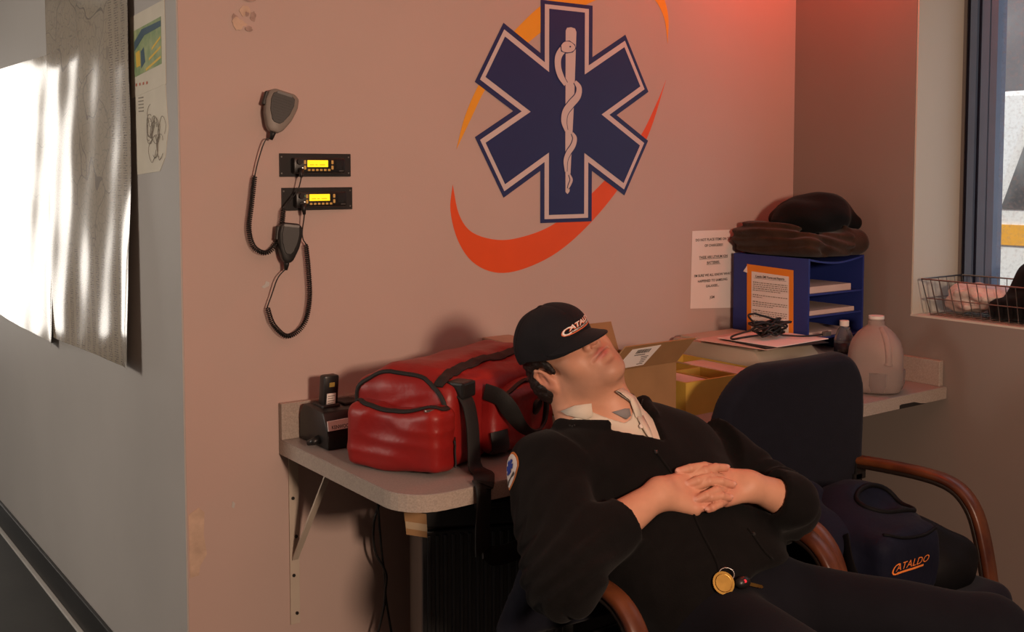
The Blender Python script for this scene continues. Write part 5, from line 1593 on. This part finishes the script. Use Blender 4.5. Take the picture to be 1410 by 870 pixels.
# shirt collar, undershirt, zips, shoulder patch
def sheet3(name, pts, m, parent, th=.003, label=None):
    pts = np.array(pts)
    c = pts.mean(0)
    n = len(pts)
    o = link(name, np.vstack([pts, c]), [[k, (k + 1) % n, n] for k in range(n)], m, parent, True, label)
    solid(o, th, 0)
    return o
shirt = bpy.data.objects['shirt']; jk_ = bpy.data.objects['jacket']
sheet3('collar_leaf', [(.6045, -.7640, .9667), (.6200, -.7955, .9838), (.6412, -.8292, .9919), (.6426, -.8328, .9625), (.6284, -.8242, .9561), (.6094, -.7823, .9600)], M['shirt'], shirt)
sheet3('collar_leaf', [(.6845, -.8628, 1.0199), (.7109, -.8628, 1.0117), (.725, -.867, .9983), (.7258, -.8761, .9781), (.7258, -.8859, .9582), (.7425, -.8872, .9561), (.7479, -.874, .9748), (.7428, -.8598, 1.0015), (.715, -.850, 1.022)], M['shirt'], shirt)
sheet3('placket', [(.7289, -.8831, .962), (.7493, -.883, .9592), (.7494, -.9047, .9349), (.7271, -.952, .8982), (.7262, -.9412, .9076), (.7294, -.9093, .932)], M['shirt'], shirt)
tee = sheet3('undershirt', [(.6792, -.8564, .972), (.7068, -.8698, .979), (.7178, -.8723, .9781), (.717, -.8782, .9626), (.7041, -.8778, .9559)], M['tee'], person, .002, 'grey undershirt')
p = resample(crom([ncirc(a_, .080, .022) for a_ in np.linspace(1.5, 2 * PI - 1.5, 12)], 4), .01)[0]
MB().sweep(p, np.tile(nd_, (len(p), 1)), .034, .004).build('collar_band', M['shirt'], shirt, smooth=True)
bt = V(.7279, -.8990, .9400); MB().tube([bt, bt + V(0, -.003, .002)], .005, 10).build('button', M['capw'], shirt)
def zipline(name, pts, r, m, off=.0015, step=.008):
    p = snap(f_jacket, resample(crom(np.array(pts), 6), step)[0], off)
    return MB().tube(p, r, 6).build(name, m, jk_, smooth=True)
zipline('front_zip', [(.7134, -.9633, .8981), (.7216, -1.0165, .8473), (.718, -1.086, .7702), (.7206, -1.1366, .7059), (.7148, -1.1527, .6811)], .0028, M['fleece'])
zipline('pocket_zip', [(.847, -1.1132, .7409), (.8586, -1.1446, .7024), (.8765, -1.1579, .6784)], .0026, M['fleece'])
q_ = snap(f_jacket, [(.8505, -1.1232, .7290), (.7116, -.9652, .8988)], .004)
for z_ in q_: MB().box(z_ - .0035, z_ + .0035, .001).build('zip_pull', M['zip'], jk_)
a = MB()
for pa, pb in (((.018, -.010), (-.150, -.160)), ((.018, -.010), (.110, -.137))):
    pp = np.array([tl(pa[0] + (pb[0] - pa[0]) * t_, pa[1] + (pb[1] - pa[1]) * t_, .10) for t_ in np.linspace(.02, .95, 40)])
    pp = snap(f_jacket, pp, .0012)
    for c_ in pp: a.box(c_ - .0014, c_ + .0014)
zt = a.build('zip_teeth', M['zip'], jk_, label='small grey zip teeth'); zt['kind'] = 'stuff'
pc = V(.4150, -.829, .874); pn = nrm(grad(f_jacket, pc[None])[0]); pu = nrm((RS - RE) - pn * ((RS - RE) @ pn)); pv = np.cross(pu, pn)
def on_sleeve(name, poly, m, off):
    P0 = [pc + pu * y + pv * x for x, y in poly]
    c = [pc + pu * np.mean([y for x, y in poly]) + pv * np.mean([x for x, y in poly])]
    mid = [(np.array(P0[k]) + c[0]) / 2 for k in range(len(P0))]
    n = len(P0)
    vs = snap(f_jacket, np.array(P0 + mid + c), off)
    fs = [[k, (k + 1) % n, n + (k + 1) % n, n + k] for k in range(n)] + [[n + k, n + (k + 1) % n, 2 * n] for k in range(n)]
    return link(name, vs, fs, m, jk_, True)
shield = [(.036 * math.cos(t_) * (1 if math.sin(t_) > -.5 else .9), .047 * math.sin(t_)) for t_ in np.linspace(0, 2 * PI, 25)[:-1]]
M['orange_patch'] = mat('orange_patch_edge', (.60, .20, .06), .8)
M['blue_patch'] = mat('blue_patch_star', (.04, .07, .32), .8)
on_sleeve('sleeve_patch', shield, M['orange_patch'], .0015)['label'] = 'orange-edged shoulder patch'
on_sleeve('patch_field', [(x * .86, y * .88) for x, y in shield], M['white_thread'], .0027)
on_sleeve('patch_star', [((q[0] - CX_) * .052, (q[1] - CZ_) * .052 + .010) for q in star(0)], M['blue_patch'], .0039)
on_sleeve('patch_lettering', [(-.02, -.027), (.02, -.027), (.017, -.016), (-.017, -.016)], M['ink'], .0039)

# keys lying on his lap
kfn = lambda P: np.minimum(f_jacket(P), f_tr(P))
M['brass'] = mat('brass', (.40, .24, .06), .35, 1.0, var=.2, scale=60)
M['redled'] = mat('red_button', (.5, .01, .02), .3, emit=(1, .03, .05), estr=.6)
k0_, k1_, k2_ = (snap(kfn, [q], .010)[0] for q in ((.7113, -1.1662, .6661), (.7514, -1.1796, .6611), (.8257, -1.1842, .6313)))
kr = thing('key_ring', 'brass disc, black fob and key on ring lying on sleeping man\'s lap', 'keys', tuple(k0_))
n0 = nrm(grad(kfn, k0_[None], .01)[0]); n0 = nrm(n0 + V(-.2, -.35, .2))
MB().tube([k0_ - n0 * .001, k0_ + n0 * .0014], .0235, 32).build('brass_tag', M['brass'], kr, smooth=True, auto=40)
a = MB(); tpts = []
e0_ = nrm(np.cross(n0, V(0, 0, 1))); e1_ = np.cross(n0, e0_)
a.tube([k0_ + n0 * .0015 + e0_ * .018 * math.cos(q) + e1_ * .018 * math.sin(q) for q in np.linspace(0, 2 * PI, 25)[:-1]], .0009, 5, True); a.build('stamped_rim', M['brass'], kr)
rc_ = (k0_ + k1_) / 2 + V(-.006, .012, .016)
MB().tube([rc_ + e0_ * .017 * math.cos(q) + e1_ * .013 * math.sin(q) for q in np.linspace(0, 2 * PI, 25)[:-1]], .0013, 6, True).build('split_ring', M['pin'], kr, smooth=True)
def f_fob(P): return el(P, k1_ + n0 * .004, (.020, .013, .013))
sdf_obj('fob', f_fob, k1_ - .03, k1_ + .03, .0025, M['blackplast'], kr)
MB().tube([k1_ + n0 * .012, k1_ + n0 * .0175], .0035, 10).build('fob_button', M['redled'], kr, label='small red fob button')
kd = nrm(k2_ - k1_)
kp = k1_ + kd * .015 + n0 * .003; ke = k1_ + kd * .066 + n0 * .003
ks = np.cross(n0, kd)
MB().prism([(0, -.004), (.030, -.004), (.033, -.0028), (.036, -.0042), (.040, -.0026), (.044, -.004), (.050, .0), (.046, .004), (0, .004)], kp, kd, ks, n0, .002).build('key', M['brass'], kr)
# ================================================================== CAMERA, LIGHT, WORLD
cam = bpy.data.cameras.new('camera'); co = bpy.data.objects.new('camera', cam); COL.objects.link(co)
cam.sensor_fit = 'HORIZONTAL'; cam.sensor_width = 36
cam.lens = 36 * 1494 / 1410
cam.shift_y = -(435 - 324) / 1410
cam.clip_start = .05
co.location = (-.936, -2.68, 1.52)
yaw, pit = math.radians(36.2), math.atan(91 / 1494)
co.rotation_euler = (PI / 2 - pit, 0, -yaw)
SC.camera = co
def area(name, loc, tgt, sx, sy, e, c, spread=None):
    l = bpy.data.lights.new(name, 'AREA'); l.shape = 'RECTANGLE'; l.size = sx; l.size_y = sy; l.energy = e; l.color = c
    if spread: l.spread = math.radians(spread)
    o = bpy.data.objects.new(name, l); COL.objects.link(o); o.location = loc
    o.rotation_euler = (Vector(tgt) - Vector(loc)).to_track_quat('-Z', 'Y').to_euler()
    return o
area('assumed_key_light', (-.15, -3.6, 1.75), (1.0, -.2, 1.0), .26, .26, 68, (1, .70, .51))  # key lamp where shadow directions put an assumed source; no doorway is built
area('ceiling_fill', (.2, -2.2, 2.72), (.2, -2.2, 0), 2.4, 2.4, 13, (1, .30, .22))  # reddish ambient fill lamp, added; the ceiling has no fixture
area('assumed_corridor_light', (-.72, 5.7, 1.3), (-.70, .5, 1.3), .95, 2.0, 15, (1, .93, .84))  # unseen daylight assumed here, added to give the maps their glare; no window built
area('left_wall_fill', (-3.3, .9, 1.9), (0, .9, 1.3), 1.2, 1.2, 52, (1, .88, .76))  # fill lamp added to brighten the left wall; no window stands here
def point(name, loc, e, c, r=.06):
    l = bpy.data.lights.new(name, 'POINT'); l.energy = e; l.color = c; l.shadow_soft_size = r
    o = bpy.data.objects.new(name, l); COL.objects.link(o); o.location = loc
point('assumed_red_light', (2.06, -.40, 2.56), 17, (1, .05, .02))  # red source assumed from the wall glow, out of view; no exit sign built
s = bpy.data.lights.new('sun', 'SUN'); s.energy = 3.2; s.angle = .02; s.color = (1, .95, .86)
so = bpy.data.objects.new('sun', s); COL.objects.link(so); so.rotation_euler = Vector((.55, .25, -.72)).to_track_quat('-Z', 'Y').to_euler()
wd = bpy.data.worlds.new('sky'); SC.world = wd; wd.use_nodes = True
bg = wd.node_tree.nodes['Background']; bg.inputs['Color'].default_value = (.75, .85, 1, 1); bg.inputs['Strength'].default_value = 1.2
SC.view_settings.view_transform = 'Standard'
SC.view_settings.look = 'None'
SC.view_settings.exposure = 0
